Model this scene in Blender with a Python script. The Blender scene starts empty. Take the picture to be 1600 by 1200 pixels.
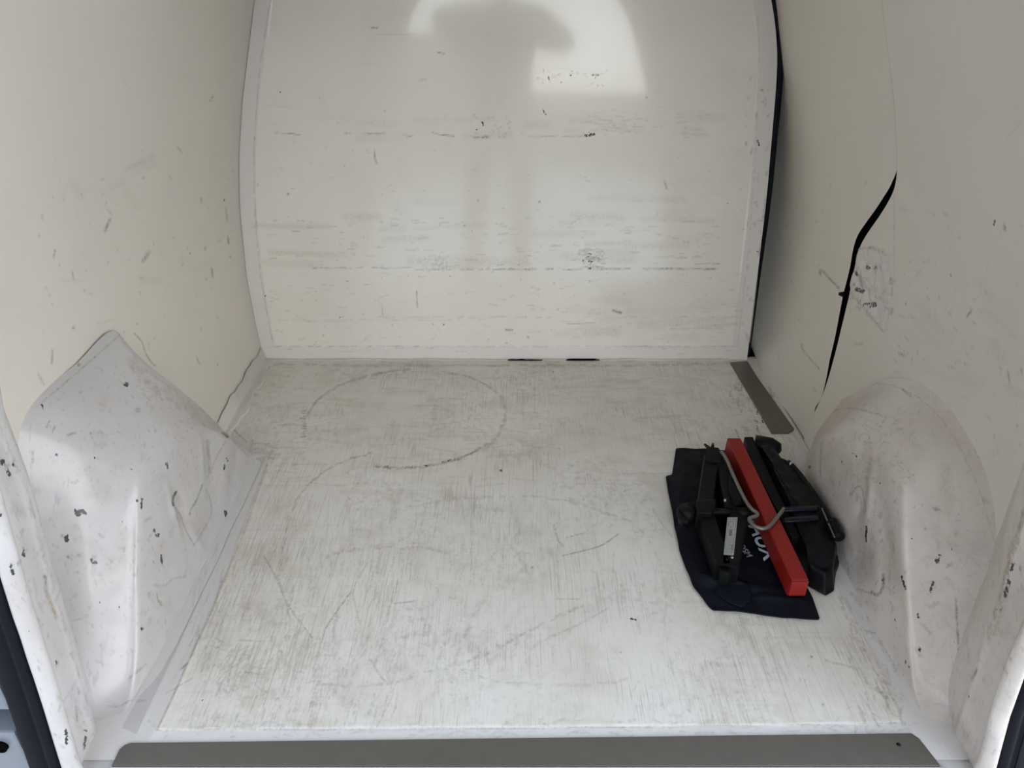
import bpy, bmesh, math, random
import numpy as np
from math import radians, sin, cos, tan, pi
from mathutils import Vector, Matrix

scene = bpy.context.scene
C = scene.collection
random.seed(7)
RNG = np.random.default_rng(11)

# ------------------------------------------------------------------ camera
F, HCAM, PITCH = 1202.0, 1.10, radians(30.2)
cam_d = bpy.data.cameras.new('camera')
cam_d.sensor_width = 36.0
cam_d.lens = 36.0 * F / 1600.0
cam_d.clip_start = 0.02
cam = bpy.data.objects.new('camera', cam_d)
C.objects.link(cam)
cam.location = (0, 0, HCAM)
cam.rotation_euler = (pi / 2 - PITCH, 0, 0)
scene.camera = cam

# ------------------------------------------------------------------ daylight
world = bpy.data.worlds.new('overcast_sky')
scene.world = world
world.use_nodes = True
wn, wl = world.node_tree.nodes, world.node_tree.links
wn.clear()
w_out = wn.new('ShaderNodeOutputWorld')
w_bg = wn.new('ShaderNodeBackground')
w_ramp = wn.new('ShaderNodeValToRGB')
w_sep = wn.new('ShaderNodeSeparateXYZ')
w_tc = wn.new('ShaderNodeTexCoord')
w_mr = wn.new('ShaderNodeMapRange')
w_mr.inputs['From Min'].default_value = -0.1
w_mr.inputs['From Max'].default_value = 1.0
w_ramp.color_ramp.elements[0].color = (1.0, 0.98, 0.94, 1)
w_ramp.color_ramp.elements[1].color = (0.36, 0.46, 0.66, 1)
wl.new(w_tc.outputs['Generated'], w_sep.inputs[0])
wl.new(w_sep.outputs['Z'], w_mr.inputs['Value'])
wl.new(w_mr.outputs[0], w_ramp.inputs[0])
wl.new(w_ramp.outputs[0], w_bg.inputs['Color'])
w_bg.inputs['Strength'].default_value = 1.0
wl.new(w_bg.outputs[0], w_out.inputs[0])
scene.view_settings.view_transform = 'Standard'
scene.view_settings.look = 'None'
scene.view_settings.gamma = 1.0
scene.view_settings.exposure = 2.44
scene.view_settings.use_curve_mapping = False

# ------------------------------------------------------------------ measuring helpers
CAM = np.array([0.0, 0.0, HCAM])
def ray(px, py):
    a = (px - 800) / F
    b = -(py - 600) / F
    return np.array([a, cos(PITCH) + b * sin(PITCH), -sin(PITCH) + b * cos(PITCH)])
def onz(px, py, z=0.0):
    r = ray(px, py)
    return CAM + r * (z - HCAM) / r[2]
def onx(px, py, x):
    r = ray(px, py)
    return CAM + r * x / r[0]
def ony(px, py, y):
    r = ray(px, py)
    return CAM + r * y / r[1]
LEAN = tan(radians(6.0))
BY0 = 2.034
def onb(px, py):
    r = ray(px, py)
    s = (BY0 + HCAM * LEAN) / (r[1] - r[2] * LEAN)
    return CAM + r * s
def to_px(P):
    d = P - CAM
    dep = d[..., 1] * cos(PITCH) - d[..., 2] * sin(PITCH)
    up = d[..., 1] * sin(PITCH) + d[..., 2] * cos(PITCH)
    dep = np.maximum(dep, 1e-3)
    return 800 + F * d[..., 0] / dep, 600 - F * up / dep

def cr(pts, n):
    """Catmull-Rom through pts along axis 0, n samples."""
    P = np.asarray(pts, float)
    k = len(P)
    t = np.linspace(0, k - 1, n)
    i = np.minimum(t.astype(int), k - 2)
    f = (t - i).reshape((-1,) + (1,) * (P.ndim - 1))
    p0 = P[np.maximum(i - 1, 0)]; p1 = P[i]; p2 = P[i + 1]; p3 = P[np.minimum(i + 2, k - 1)]
    return 0.5 * (2 * p1 + (p2 - p0) * f + (2 * p0 - 5 * p1 + 4 * p2 - p3) * f ** 2 + (3 * p1 - p0 - 3 * p2 + p3) * f ** 3)

def vnoise(x, y, seed=0):
    """smooth value noise, arrays in, 0..1 out"""
    xi = np.floor(x).astype(np.int64); yi = np.floor(y).astype(np.int64)
    fx = x - xi; fy = y - yi
    fx = fx * fx * (3 - 2 * fx); fy = fy * fy * (3 - 2 * fy)
    def h(a, b):
        v = np.sin(a * 127.1 + b * 311.7 + seed * 74.7) * 43758.5453
        return v - np.floor(v)
    return (h(xi, yi) * (1 - fx) + h(xi + 1, yi) * fx) * (1 - fy) + (h(xi, yi + 1) * (1 - fx) + h(xi + 1, yi + 1) * fx) * fy
def sstep(a, b, x):
    t = np.clip((x - a) / (b - a), 0, 1)
    return t * t * (3 - 2 * t)

# ------------------------------------------------------------------ materials
def nt(name):
    m = bpy.data.materials.new(name)
    m.use_nodes = True
    n = m.node_tree.nodes
    n.clear()
    out = n.new('ShaderNodeOutputMaterial')
    b = n.new('ShaderNodeBsdfPrincipled')
    m.node_tree.links.new(b.outputs[0], out.inputs[0])
    return m, n, m.node_tree.links, b

def plain(name, col, rough=0.5, metal=0.0, bump=0.0, bscale=200, var=0.15, spec=0.5, coat=0.0):
    m, n, l, b = nt(name)
    tc = n.new('ShaderNodeTexCoord')
    no = n.new('ShaderNodeTexNoise'); no.inputs['Scale'].default_value = bscale; no.inputs['Detail'].default_value = 4
    l.new(tc.outputs['Object'], no.inputs['Vector'])
    mx = n.new('ShaderNodeMix'); mx.data_type = 'RGBA'
    mx.inputs[6].default_value = (*[c * (1 - var) for c in col], 1)
    mx.inputs[7].default_value = (*[min(1, c * (1 + var)) for c in col], 1)
    l.new(no.outputs['Fac'], mx.inputs[0])
    l.new(mx.outputs[2], b.inputs['Base Color'])
    b.inputs['Roughness'].default_value = rough
    b.inputs['Metallic'].default_value = metal
    b.inputs['Specular IOR Level'].default_value = spec
    b.inputs['Coat Weight'].default_value = coat
    if bump:
        bp = n.new('ShaderNodeBump'); bp.inputs['Strength'].default_value = bump; bp.inputs['Distance'].default_value = 0.002
        l.new(no.outputs['Fac'], bp.inputs['Height']); l.new(bp.outputs[0], b.inputs['Normal'])
    return m

def painted(name, colA, colB, rough=0.35, coat=0.3, coat_rough=0.12, scr=(), blot=0.0, bump=0.08, spec=0.5, blotcol=(0.42, 0.37, 0.27), darkcol=(0.035, 0.038, 0.04), scuffcol=(0.22, 0.21, 0.19)):
    """cream painted sheet: mottling, scratches (scale vector, threshold, strength, colour), worn marks from the 'marks' attribute"""
    m, n, l, b = nt(name)
    tc = n.new('ShaderNodeTexCoord')
    P = tc.outputs['Object']
    def noise(scale, detail=3, vec=None, rough_=0.55):
        no = n.new('ShaderNodeTexNoise'); no.inputs['Scale'].default_value = scale; no.inputs['Detail'].default_value = detail
        no.inputs['Roughness'].default_value = rough_
        l.new(vec or P, no.inputs['Vector'])
        return no.outputs['Fac']
    def mp(v, lo, hi, a=0.0, c=1.0):
        r = n.new('ShaderNodeMapRange'); r.interpolation_type = 'SMOOTHSTEP'
        r.inputs['From Min'].default_value = lo; r.inputs['From Max'].default_value = hi
        r.inputs['To Min'].default_value = a; r.inputs['To Max'].default_value = c
        l.new(v, r.inputs['Value']); return r.outputs[0]
    def mul(a, c):
        r = n.new('ShaderNodeMath'); r.operation = 'MULTIPLY'
        l.new(a, r.inputs[0])
        if isinstance(c, float): r.inputs[1].default_value = c
        else: l.new(c, r.inputs[1])
        return r.outputs[0]
    def add(a, c):
        r = n.new('ShaderNodeMath'); r.operation = 'ADD'
        l.new(a, r.inputs[0])
        if isinstance(c, float): r.inputs[1].default_value = c
        else: l.new(c, r.inputs[1])
        return r.outputs[0]
    def mix(f, a, c):
        x = n.new('ShaderNodeMix'); x.data_type = 'RGBA'; x.clamp_factor = True
        l.new(f, x.inputs[0])
        for s, v in ((6, a), (7, c)):
            if isinstance(v, tuple): x.inputs[s].default_value = (*v, 1)
            else: l.new(v, x.inputs[s])
        return x.outputs[2]
    col = mix(mp(noise(3.2, 4), 0.35, 0.65), colA, colB)
    if blot:
        col = mix(mul(mp(noise(7.0, 8, rough_=0.7), 0.5, 0.75), blot), col, blotcol)
        if blot > .2: col = mix(mul(mul(mp(noise(55.0, 6, rough_=0.8), 0.52, 0.68), mp(noise(4.0, 3), .38, .66)), blot * 1.5), col, (0.40, 0.38, 0.35))
    at = n.new('ShaderNodeAttribute'); at.attribute_name = 'marks'
    inv = n.new('ShaderNodeMath'); inv.operation = 'SUBTRACT'; inv.inputs[0].default_value = 1.0; l.new(at.outputs['Alpha'], inv.inputs[1])
    heights = None
    for k, (sc, rot, lo, hi, st, sclr, msc) in enumerate(scr):
        mpn = n.new('ShaderNodeMapping'); mpn.inputs['Scale'].default_value = sc; mpn.inputs['Rotation'].default_value = (0, 0, rot)
        mpn.inputs['Location'].default_value = (k * 3.1, k * 1.7, k)
        l.new(P, mpn.inputs['Vector'])
        s = mp(noise(1.0, 2, mpn.outputs[0]), lo, hi)
        msk = mp(noise(msc, 3), 0.42, 0.62)
        s = mul(s, msk)
        col = mix(mul(s, st), col, sclr)
        heights = s if heights is None else add(heights, s)
    if name.startswith('glossy'): col = mix(mul(inv.outputs[0], .6), col, (0.80, 0.765, 0.745))
    if name.startswith('cream'): col = mix(mul(inv.outputs[0], .8), col, (0.70, 0.665, 0.64))
    if name.startswith('worn'): col = mix(mul(inv.outputs[0], .85), col, (0.70, 0.685, 0.66))
    sp = n.new('ShaderNodeSeparateColor'); l.new(at.outputs['Color'], sp.inputs[0])
    rg = noise(170, 4, rough_=0.7)
    rgf = mp(rg, 0.3, 0.7, 0.25, 1.6)
    col = mix(mul(mul(sp.outputs[1], rgf), 0.8), col, scuffcol)
    col = mix(mul(mul(sp.outputs[2], rgf), 0.8), col, (0.30, 0.23, 0.15))
    dk = mp(mul(sp.outputs[0], rgf), 0.30, 0.62)
    col = mix(dk, col, darkcol)
    l.new(col, b.inputs['Base Color'])
    b.inputs['Roughness'].default_value = rough
    b.inputs['Specular IOR Level'].default_value = spec
    b.inputs['Coat Weight'].default_value = coat
    b.inputs['Coat Roughness'].default_value = coat_rough
    h = noise(28, 5)
    if heights is not None:
        h = add(h, mul(heights, -0.5))
    h = add(h, mul(dk, -1.0))
    bp = n.new('ShaderNodeBump'); bp.inputs['Strength'].default_value = bump; bp.inputs['Distance'].default_value = 0.004
    l.new(h, bp.inputs['Height'])
    l.new(bp.outputs[0], b.inputs['Normal'])
    return m

BROWN = (0.30, 0.26, 0.19)
GREY = (0.33, 0.34, 0.35)
M = {}
M['floor'] = painted('worn_cream_floor_paint', (0.79, 0.765, 0.70), (0.74, 0.71, 0.635), rough=0.42, coat=0.0, blot=0.45, bump=0.12, spec=0.35, blotcol=(0.50, 0.46, 0.37), scr=[
    ((230, 7, 1), 0.0, 0.49, 0.72, 0.36, BROWN, 2.6),
    ((420, 14, 1), 0.06, 0.50, 0.72, 0.42, BROWN, 5.0),
    ((3.0, 150, 1), 0.0, 0.50, 0.82, 0.17, BROWN, 3.0),
    ((330, 10, 1), -0.28, 0.58, 0.74, 0.32, GREY, 6.0),
    ((14, 16, 1), 0.4, 0.46, 0.68, 0.38, (0.52, 0.47, 0.37), 3.0),
    ((60, 45, 1), 0.2, 0.48, 0.68, 0.30, (0.42, 0.39, 0.33), 4.0),
    ((380, 9, 1), 0.02, 0.52, 0.74, 0.35, (0.90, 0.90, 0.89), 4.0)])
M['metal_paint'] = painted('chipped_white_body_paint', (0.60, 0.585, 0.575), (0.54, 0.515, 0.49), rough=0.35, coat=0.35, coat_rough=0.15, blot=0.22, bump=0.22, blotcol=(0.52, 0.46, 0.41), scr=[
    ((70, 14, 30), 0.5, 0.62, 0.74, 0.35, GREY, 9.0),
    ((25, 70, 60), -0.3, 0.63, 0.75, 0.35, BROWN, 8.0)])
M['metal_dirty'] = painted('grimy_cream_body_paint', (0.74, 0.695, 0.64), (0.62, 0.56, 0.49), rough=0.38, coat=0.3, coat_rough=0.2, blot=0.55, bump=0.22, blotcol=(0.45, 0.38, 0.32), scr=[
    ((70, 14, 30), -0.5, 0.60, 0.76, 0.32, GREY, 9.0),
    ((25, 60, 50), 0.3, 0.60, 0.76, 0.34, BROWN, 8.0)])
M['lining'] = painted('cream_lining_panel', (0.77, 0.715, 0.625), (0.74, 0.69, 0.60), rough=0.40, coat=0.25, coat_rough=0.25, blot=0.05, bump=0.03, scr=[
    ((40, 18, 90), 0.3, 0.68, 0.8, 0.15, GREY, 4.0)])
M['bulkhead'] = painted('glossy_cream_bulkhead', (0.92, 0.895, 0.80), (0.90, 0.87, 0.77), rough=0.16, coat=0.7, coat_rough=0.06, spec=0.6, blot=0.08, bump=0.015, scr=[
    ((2.5, 2.5, 150), 0.0, 0.60, 0.85, 0.16, BROWN, 2.5),
    ((4, 4, 230), 0.0, 0.62, 0.85, 0.14, GREY, 5.0)])
M['seal'] = plain('black_rubber', (0.005, 0.006, 0.010), 0.6, bump=0.1, bscale=90, spec=0.15)
M['plate'] = plain('dull_taupe_metal_plate', (0.150, 0.138, 0.118), 0.42, metal=0.35, bump=0.05, bscale=40, var=0.1)
M['plate_edge'] = plain('pale_edge_trim', (0.52, 0.50, 0.50), 0.4, var=0.05)
M['sealant'] = painted('pale_sealant', (0.72, 0.71, 0.66), (0.62, 0.60, 0.54), rough=0.5, coat=0.1, blot=0.3, bump=0.5)
M['dark'] = plain('dark_cavity', (0.004, 0.004, 0.004), 0.9, spec=0.0)
M['navy'] = plain('navy_black_nylon', (0.0045, 0.0055, 0.010), 0.62, bump=0.25, bscale=500, spec=0.14)
M['black_cloth'] = plain('black_vinyl_cloth', (0.003, 0.0035, 0.005), 0.45, bump=0.2, bscale=60, spec=0.2)
M['strap'] = plain('glossy_navy_strap', (0.004, 0.006, 0.014), 0.28, spec=0.3)
M['jack'] = plain('black_painted_steel', (0.004, 0.005, 0.005), 0.5, bump=0.15, bscale=80, spec=0.16)
M['jack_dark'] = plain('greasy_dark_steel', (0.015, 0.012, 0.013), 0.35, metal=0.5)
M['red'] = plain('red_plastic', (0.27, 0.013, 0.010), 0.38, bump=0.03, bscale=60, var=0.08, spec=0.4)
M['rod'] = plain('grey_zinc_steel', (0.21, 0.205, 0.18), 0.38, metal=0.6, var=0.1)
M['chrome'] = plain('bright_steel', (0.45, 0.45, 0.45), 0.3, metal=0.8)
M['label'] = plain('silver_label', (0.42, 0.43, 0.43), 0.4, metal=0.2, bscale=300, var=0.15)
M['label_ink'] = plain('grey_print', (0.16, 0.165, 0.17), 0.5)
M['letters'] = plain('white_print', (0.55, 0.60, 0.66), 0.6, bscale=300, var=0.1)
M['letters_dim'] = plain('worn_white_print', (0.30, 0.31, 0.33), 0.6, bscale=300, var=0.2)
M['bodywork'] = plain('grey_blue_body_paint', (0.20, 0.225, 0.25), 0.3, coat=0.4, var=0.05, bscale=10)
M['asphalt'] = plain('pale_concrete', (0.50, 0.49, 0.46), 0.9, bump=0.5, bscale=60)
M['blocker_wall'] = plain('dark_blocker_wall', (0.20, 0.185, 0.16), 0.9, bump=0.4, bscale=12)
M['jacket'] = plain('dark_jacket', (0.03, 0.03, 0.035), 0.8, bscale=40)
M['skin'] = plain('skin', (0.55, 0.36, 0.27), 0.5, bscale=30, var=0.05)
M['hair'] = plain('dark_hair', (0.03, 0.02, 0.015), 0.6, bscale=100)

# ------------------------------------------------------------------ object helpers
def link(name, me, mat=None, parent=None, smooth=True):
    o = bpy.data.objects.new(name, me)
    C.objects.link(o)
    if mat: me.materials.append(mat)
    if smooth: me.polygons.foreach_set('use_smooth', [True] * len(me.polygons))
    if parent is not None:
        o.parent = parent
        if parent.location.length > 0:
            o.matrix_parent_inverse = Matrix.Translation(-Vector(parent.location))
    return o
def struct(o, label=None):
    o['kind'] = 'structure'
    if label: o['label'] = label
    return o
def tag(o, label, cat, group=None):
    o['label'] = label; o['category'] = cat
    if group: o['group'] = group
    return o
def grid(name, P, mat, parent=None, marks=None, flip=False, alpha=None):
    n, m = P.shape[:2]
    me = bpy.data.meshes.new(name)
    idx = np.arange(n * m).reshape(n, m)
    q = np.stack([idx[:-1, :-1], idx[:-1, 1:], idx[1:, 1:], idx[1:, :-1]], -1).reshape(-1, 4)
    if flip: q = q[:, ::-1]
    nf = len(q)
    me.vertices.add(n * m)
    me.vertices.foreach_set('co', P.reshape(-1).astype(np.float32))
    me.loops.add(nf * 4)
    me.loops.foreach_set('vertex_index', q.reshape(-1).astype(np.int32))
    me.polygons.add(nf)
    me.polygons.foreach_set('loop_start', np.arange(0, nf * 4, 4, dtype=np.int32))
    me.polygons.foreach_set('loop_total', np.full(nf, 4, dtype=np.int32))
    me.update(calc_edges=True)
    if marks is not None:
        at = me.attributes.new('marks', 'FLOAT_COLOR', 'POINT')
        a = np.ones((n * m, 4), np.float32); a[:, :3] = np.clip(marks.reshape(-1, 3), 0, 1)
        if alpha is not None: a[:, 3] = alpha.ravel()
        at.data.foreach_set('color', a.reshape(-1))
    return link(name, me, mat, parent)

def paint(P, strokes, out=None):
    """wear marks laid on a surface: each stroke = (points, width px, strength, channel)"""
    px, py = to_px(P)
    fx, fy = px.ravel(), py.ravel()
    A = np.zeros((fx.size, 3), np.float32) if out is None else out.reshape(-1, 3)
    # bucket vertices in coarse cells for speed
    cell = 20
    cx = np.clip((fx // cell).astype(int), -5, 90) + 5; cy = np.clip((fy // cell).astype(int), -5, 70) + 5
    key = cx * 100 + cy
    order = np.argsort(key, kind='stable'); sk = key[order]
    def near(x0, x1, y0, y1):
        r = []
        for a in range(int(x0 // cell) + 5, int(x1 // cell) + 6):
            if a < 0 or a > 95: continue
            lo = np.searchsorted(sk, a * 100 + max(0, int(y0 // cell) + 5)); hi = np.searchsorted(sk, a * 100 + min(99, int(y1 // cell) + 5), side='right')
            if hi > lo: r.append(order[lo:hi])
        return np.concatenate(r) if r else np.empty(0, int)
    for pts, w, s, ch in strokes:
        pts = [pts] if isinstance(pts[0], (int, float)) else list(pts)
        if len(pts) == 1: pts = pts * 2
        for (x0, y0), (x1, y1) in zip(pts[:-1], pts[1:]):
            r = w * 2.2 + 1
            ids = near(min(x0, x1) - r, max(x0, x1) + r, min(y0, y1) - r, max(y0, y1) + r)
            if not ids.size: continue
            qx, qy = fx[ids] - x0, fy[ids] - y0
            dx, dy = x1 - x0, y1 - y0
            L = dx * dx + dy * dy
            t = np.clip((qx * dx + qy * dy) / L, 0, 1) if L > 0 else 0
            d2 = (qx - t * dx) ** 2 + (qy - t * dy) ** 2
            v = s * np.exp(-(d2 / (w * w)) ** 1.5)
            A[ids, ch] = np.maximum(A[ids, ch], v)
    return A.reshape(P.shape[:2] + (3,))
def curvepts(pts, n=40):
    return [tuple(p) for p in cr(np.array(pts, float), n)]
def dashed(pts, w, s, ch, n=60, keep=0.6, jit=1.0):
    c = curvepts(pts, n)
    out = []
    for a, b_ in zip(c[:-1], c[1:]):
        if random.random() < keep:
            j = random.uniform(-jit, jit); k = random.uniform(-jit, jit)
            out.append(([(a[0] + j, a[1] + k), (b_[0] + j, b_[1] + k)], w * random.uniform(.6, 1.2), s * random.uniform(.4, 1.0), ch))
    return out
def scatter(x0, y0, x1, y1, n, wl, ll, ang, spread, s, ch, poly=None):
    out = []
    for _ in range(n):
        x, y = random.uniform(x0, x1), random.uniform(y0, y1)
        if poly and not inside(x, y, poly): continue
        L = random.uniform(*ll); a = ang + random.gauss(0, spread)
        out.append(([(x - cos(a) * L / 2, y - sin(a) * L / 2), (x + cos(a) * L / 2 + random.uniform(-1, 1), y + sin(a) * L / 2)], random.uniform(*wl), s * random.uniform(.3, 1), ch))
    return out
def inside(x, y, poly):
    c = False
    j = len(poly) - 1
    for i in range(len(poly)):
        xi, yi = poly[i]; xj, yj = poly[j]
        if (yi > y) != (yj > y) and x < (xj - xi) * (y - yi) / (yj - yi) + xi: c = not c
        j = i
    return c

def prism(name, pts, z0, z1, mat, parent=None, bevel=0.0, seg=2, smooth=False):
    """extruded outline (world x,y) from z0 to z1 (z may be per-point lists)"""
    bm = bmesh.new()
    k = len(pts)
    zb = z0 if hasattr(z0, '__len__') else [z0] * k
    zt = z1 if hasattr(z1, '__len__') else [z1] * k
    bot = [bm.verts.new((p[0], p[1], zb[i])) for i, p in enumerate(pts)]
    top = [bm.verts.new((p[0], p[1], zt[i])) for i, p in enumerate(pts)]
    bm.faces.new(bot[::-1]); bm.faces.new(top)
    for i in range(k):
        j = (i + 1) % k
        bm.faces.new((bot[i], bot[j], top[j], top[i]))
    bmesh.ops.recalc_face_normals(bm, faces=bm.faces)
    if bevel:
        bmesh.ops.bevel(bm, geom=list(bm.edges), offset=bevel, segments=seg, affect='EDGES', profile=0.6)
    me = bpy.data.meshes.new(name); bm.to_mesh(me); bm.free()
    return link(name, me, mat, parent, smooth=smooth)
def box(name, c, s, mat, parent=None, rot=None, bevel=0.0, seg=2):
    bm = bmesh.new()
    bmesh.ops.create_cube(bm, size=1.0)
    bmesh.ops.scale(bm, vec=s, verts=bm.verts)
    if bevel: bmesh.ops.bevel(bm, geom=list(bm.edges), offset=bevel, segments=seg, affect='EDGES')
    if rot is not None: bmesh.ops.transform(bm, matrix=rot, verts=bm.verts)
    bmesh.ops.translate(bm, vec=c, verts=bm.verts)
    me = bpy.data.meshes.new(name); bm.to_mesh(me); bm.free()
    return link(name, me, mat, parent, smooth=False)
def tube(name, pts, rad, mat, parent=None, seg=14, cap=True):
    """tube along pts, radius number or list"""
    P = [Vector(p) for p in pts]
    k = len(P)
    R = rad if hasattr(rad, '__len__') else [rad] * k
    bm = bmesh.new()
    rings = []
    n0 = None
    for i in range(k):
        t = (P[min(i + 1, k - 1)] - P[max(i - 1, 0)]).normalized()
        if n0 is None:
            n0 = t.orthogonal().normalized()
        n0 = (n0 - t * n0.dot(t)).normalized()
        b2 = t.cross(n0)
        rings.append([bm.verts.new(P[i] + (n0 * cos(2 * pi * j / seg) + b2 * sin(2 * pi * j / seg)) * R[i]) for j in range(seg)])
    for a, b2 in zip(rings[:-1], rings[1:]):
        for j in range(seg):
            bm.faces.new((a[j], a[(j + 1) % seg], b2[(j + 1) % seg], b2[j]))
    if cap:
        bm.faces.new(rings[0][::-1]); bm.faces.new(rings[-1])
    bmesh.ops.recalc_face_normals(bm, faces=bm.faces)
    me = bpy.data.meshes.new(name); bm.to_mesh(me); bm.free()
    return link(name, me, mat, parent)
def empty(name, loc):
    o = bpy.data.objects.new(name, None); C.objects.link(o); o.location = loc
    o.empty_display_size = 0.05
    return o
def solidify(o, t, off=-1):
    md = o.modifiers.new('thickness', 'SOLIDIFY'); md.thickness = t; md.offset = off
    return o

# ================================================================== THE VAN SHELL
# ---- wall section (x against height) read off the bulkhead edges
zl = np.array([-0.12, 0, .106, .261, .442, .579, .724, .963, 1.12, 1.24, 1.31, 1.34])
xl = np.array([-.742, -.744, -.755, -.761, -.753, -.736, -.707, -.642, -.585, -.50, -.36, -.20])
def wx(z): return np.interp(z, zl, xl)
ROOF = 1.34

# ---- left wall
zz = cr(np.linspace(0, 1, 8)[:, None], 300)[:, 0] * ROOF
WLx = np.interp(zz, zl, xl)
ker = np.ones(15) / 15
WLx = np.convolve(np.pad(WLx, 7, mode='edge'), ker, 'valid')
def wall_left_points():
    n = 360
    P = np.zeros((n, 300, 3))
    for j, z in enumerate(zz):
        yb = BY0 + z * LEAN + 0.004
        yv = np.linspace(0.86, yb, n)
        P[:, j, 1] = yv; P[:, j, 2] = z
        P[:, j, 0] = WLx[j] - 0.012 * sin(pi * min(1, z / 1.0)) * np.sin(pi * (yv - 0.86) / (yb - 0.86))
    return P
PW = wall_left_points()
ms = [((350, 312), 1.6, 1, 0), ([(353, 325), (355, 345)], 1.5, .5, 1), ([(356, 370), (357, 380)], 1.6, .9, 1), ((297, 396), 1.8, .9, 0), ([(172, 343), (164, 360)], 2, .9, 1),
      ([(233, 394), (223, 408)], 3, .7, 1), ([(86, 390), (84, 402)], 1.5, .7, 1), ([(113, 425), (115, 436)], 1.5, .7, 1), ((132, 454), 2, .6, 1), ((219, 458), 1.8, .7, 1), ((115, 512), 2.6, 1, 1),
      ([(331, 420), (332, 432)], 1.6, .8, 1), ((360, 401), 1.8, .7, 1), ((322, 436), 1.5, .7, 1), ([(82, 548), (81, 568)], 1.6, .8, 1), ([(60, 585), (68, 600)], 2.5, .4, 1),
      (curvepts([(210, 521), (222, 535), (228, 553), (238, 568), (243, 571)], 14), 1.3, .7, 1), ((340, 570), 1.5, .8, 1), ([(308, 560), (312, 569)], 1.4, .6, 1), ((196, 130), 2, .5, 1), ((209, 57), 1.5, .4, 1),
      ([(333, 150), (328, 158)], 1.5, .6, 1), ([(278, 230), (284, 238)], 1.2, .6, 1), ([(197, 265), (240, 243)], 4, .18, 1), ([(314, 310), (315, 316)], 1.6, .6, 1), ((131, 300), 1.6, .5, 1),
      ((19, 680), 1.6, .8, 1), ([(150, 505), (178, 500)], 1.2, .3, 1), ([(175, 335), (168, 328)], 1.4, .5, 1)]
ms += scatter(60, 230, 370, 560, 60, (.8, 1.6), (1, 8), 1.8, .6, .55, 1)
ms += scatter(100, 230, 370, 480, 14, (3, 8), (5, 30), 1.2, 1, .14, 2)
wall_left = struct(grid('wall_left', PW, M['lining'], marks=paint(PW, ms), flip=True), 'cream lining panel curving up the left side of the cargo bay')

# ---- bulkhead (wall_front)
nb, mb = 520, 400
zb = np.linspace(0.0, ROOF - 0.01, mb)
zr_ = np.array([-.01, .477, .801, .876, .963, 1.12, 1.34]); xr_ = np.array([.706, .700, .684, .673, .647, .585, .36])
PB = np.zeros((nb, mb, 3)); RIM = np.zeros((nb, mb))
uu = np.linspace(0, 1, nb)
xrz = np.convolve(np.pad(np.interp(zb, zr_, xr_), 20, mode='edge'), np.ones(41) / 41, 'valid')
for j, z in enumerate(zb):
    x0 = np.interp(z, zz, WLx) + 0.001; x1 = xrz[j]
    xx = x0 + (x1 - x0) * uu
    PB[:, j, 0] = xx; PB[:, j, 2] = z
    y = np.full(nb, BY0 + z * LEAN)
    rim = np.minimum(np.minimum(xx - x0 - 0.045, x1 - 0.050 - xx), z - 0.042)
    RIM[:, j] = .001 + .999 * sstep(-.001, .001, rim)
    y += 0.0009 * sstep(-0.002, 0.002, rim) + .0006 * np.exp(-(rim / .0016) ** 2)                        # the sheet sits a hair behind its rim
    y += 0.0015 * np.sin(xx * 4.1 + 1) * np.sin(z * 5.3)
    PB[:, j, 1] = y
bs = []
def hl(x0, x1, y, w, s, ch=1, keep=.8, jit=.8): return dashed([(x0, y), ((x0 + x1) / 2, y + random.uniform(-.6, .6)), (x1, y)], w, s, ch, n=max(4, int((x1 - x0) / 7)), keep=keep, jit=jit)
bs += dashed([(430, 207), (450, 208), (468, 211)], 1.2, .8, 1, 8, 1, .3) + hl(532, 600, 208, 1.1, .5) + hl(630, 648, 212, 1.2, .8) + dashed([(676, 207), (690, 211), (710, 212)], 1.3, .9, 1, 8, 1, .3)
bs += hl(733, 762, 214, 1.6, .9) + hl(770, 800, 214, 1.2, .5) + hl(825, 925, 213, 1.3, .6) + hl(925, 1000, 204, 1.1, .5) + hl(925, 985, 194, 1, .4) + hl(1065, 1110, 209, 1, .4) + hl(1080, 1095, 202, 1.1, .5)
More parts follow.
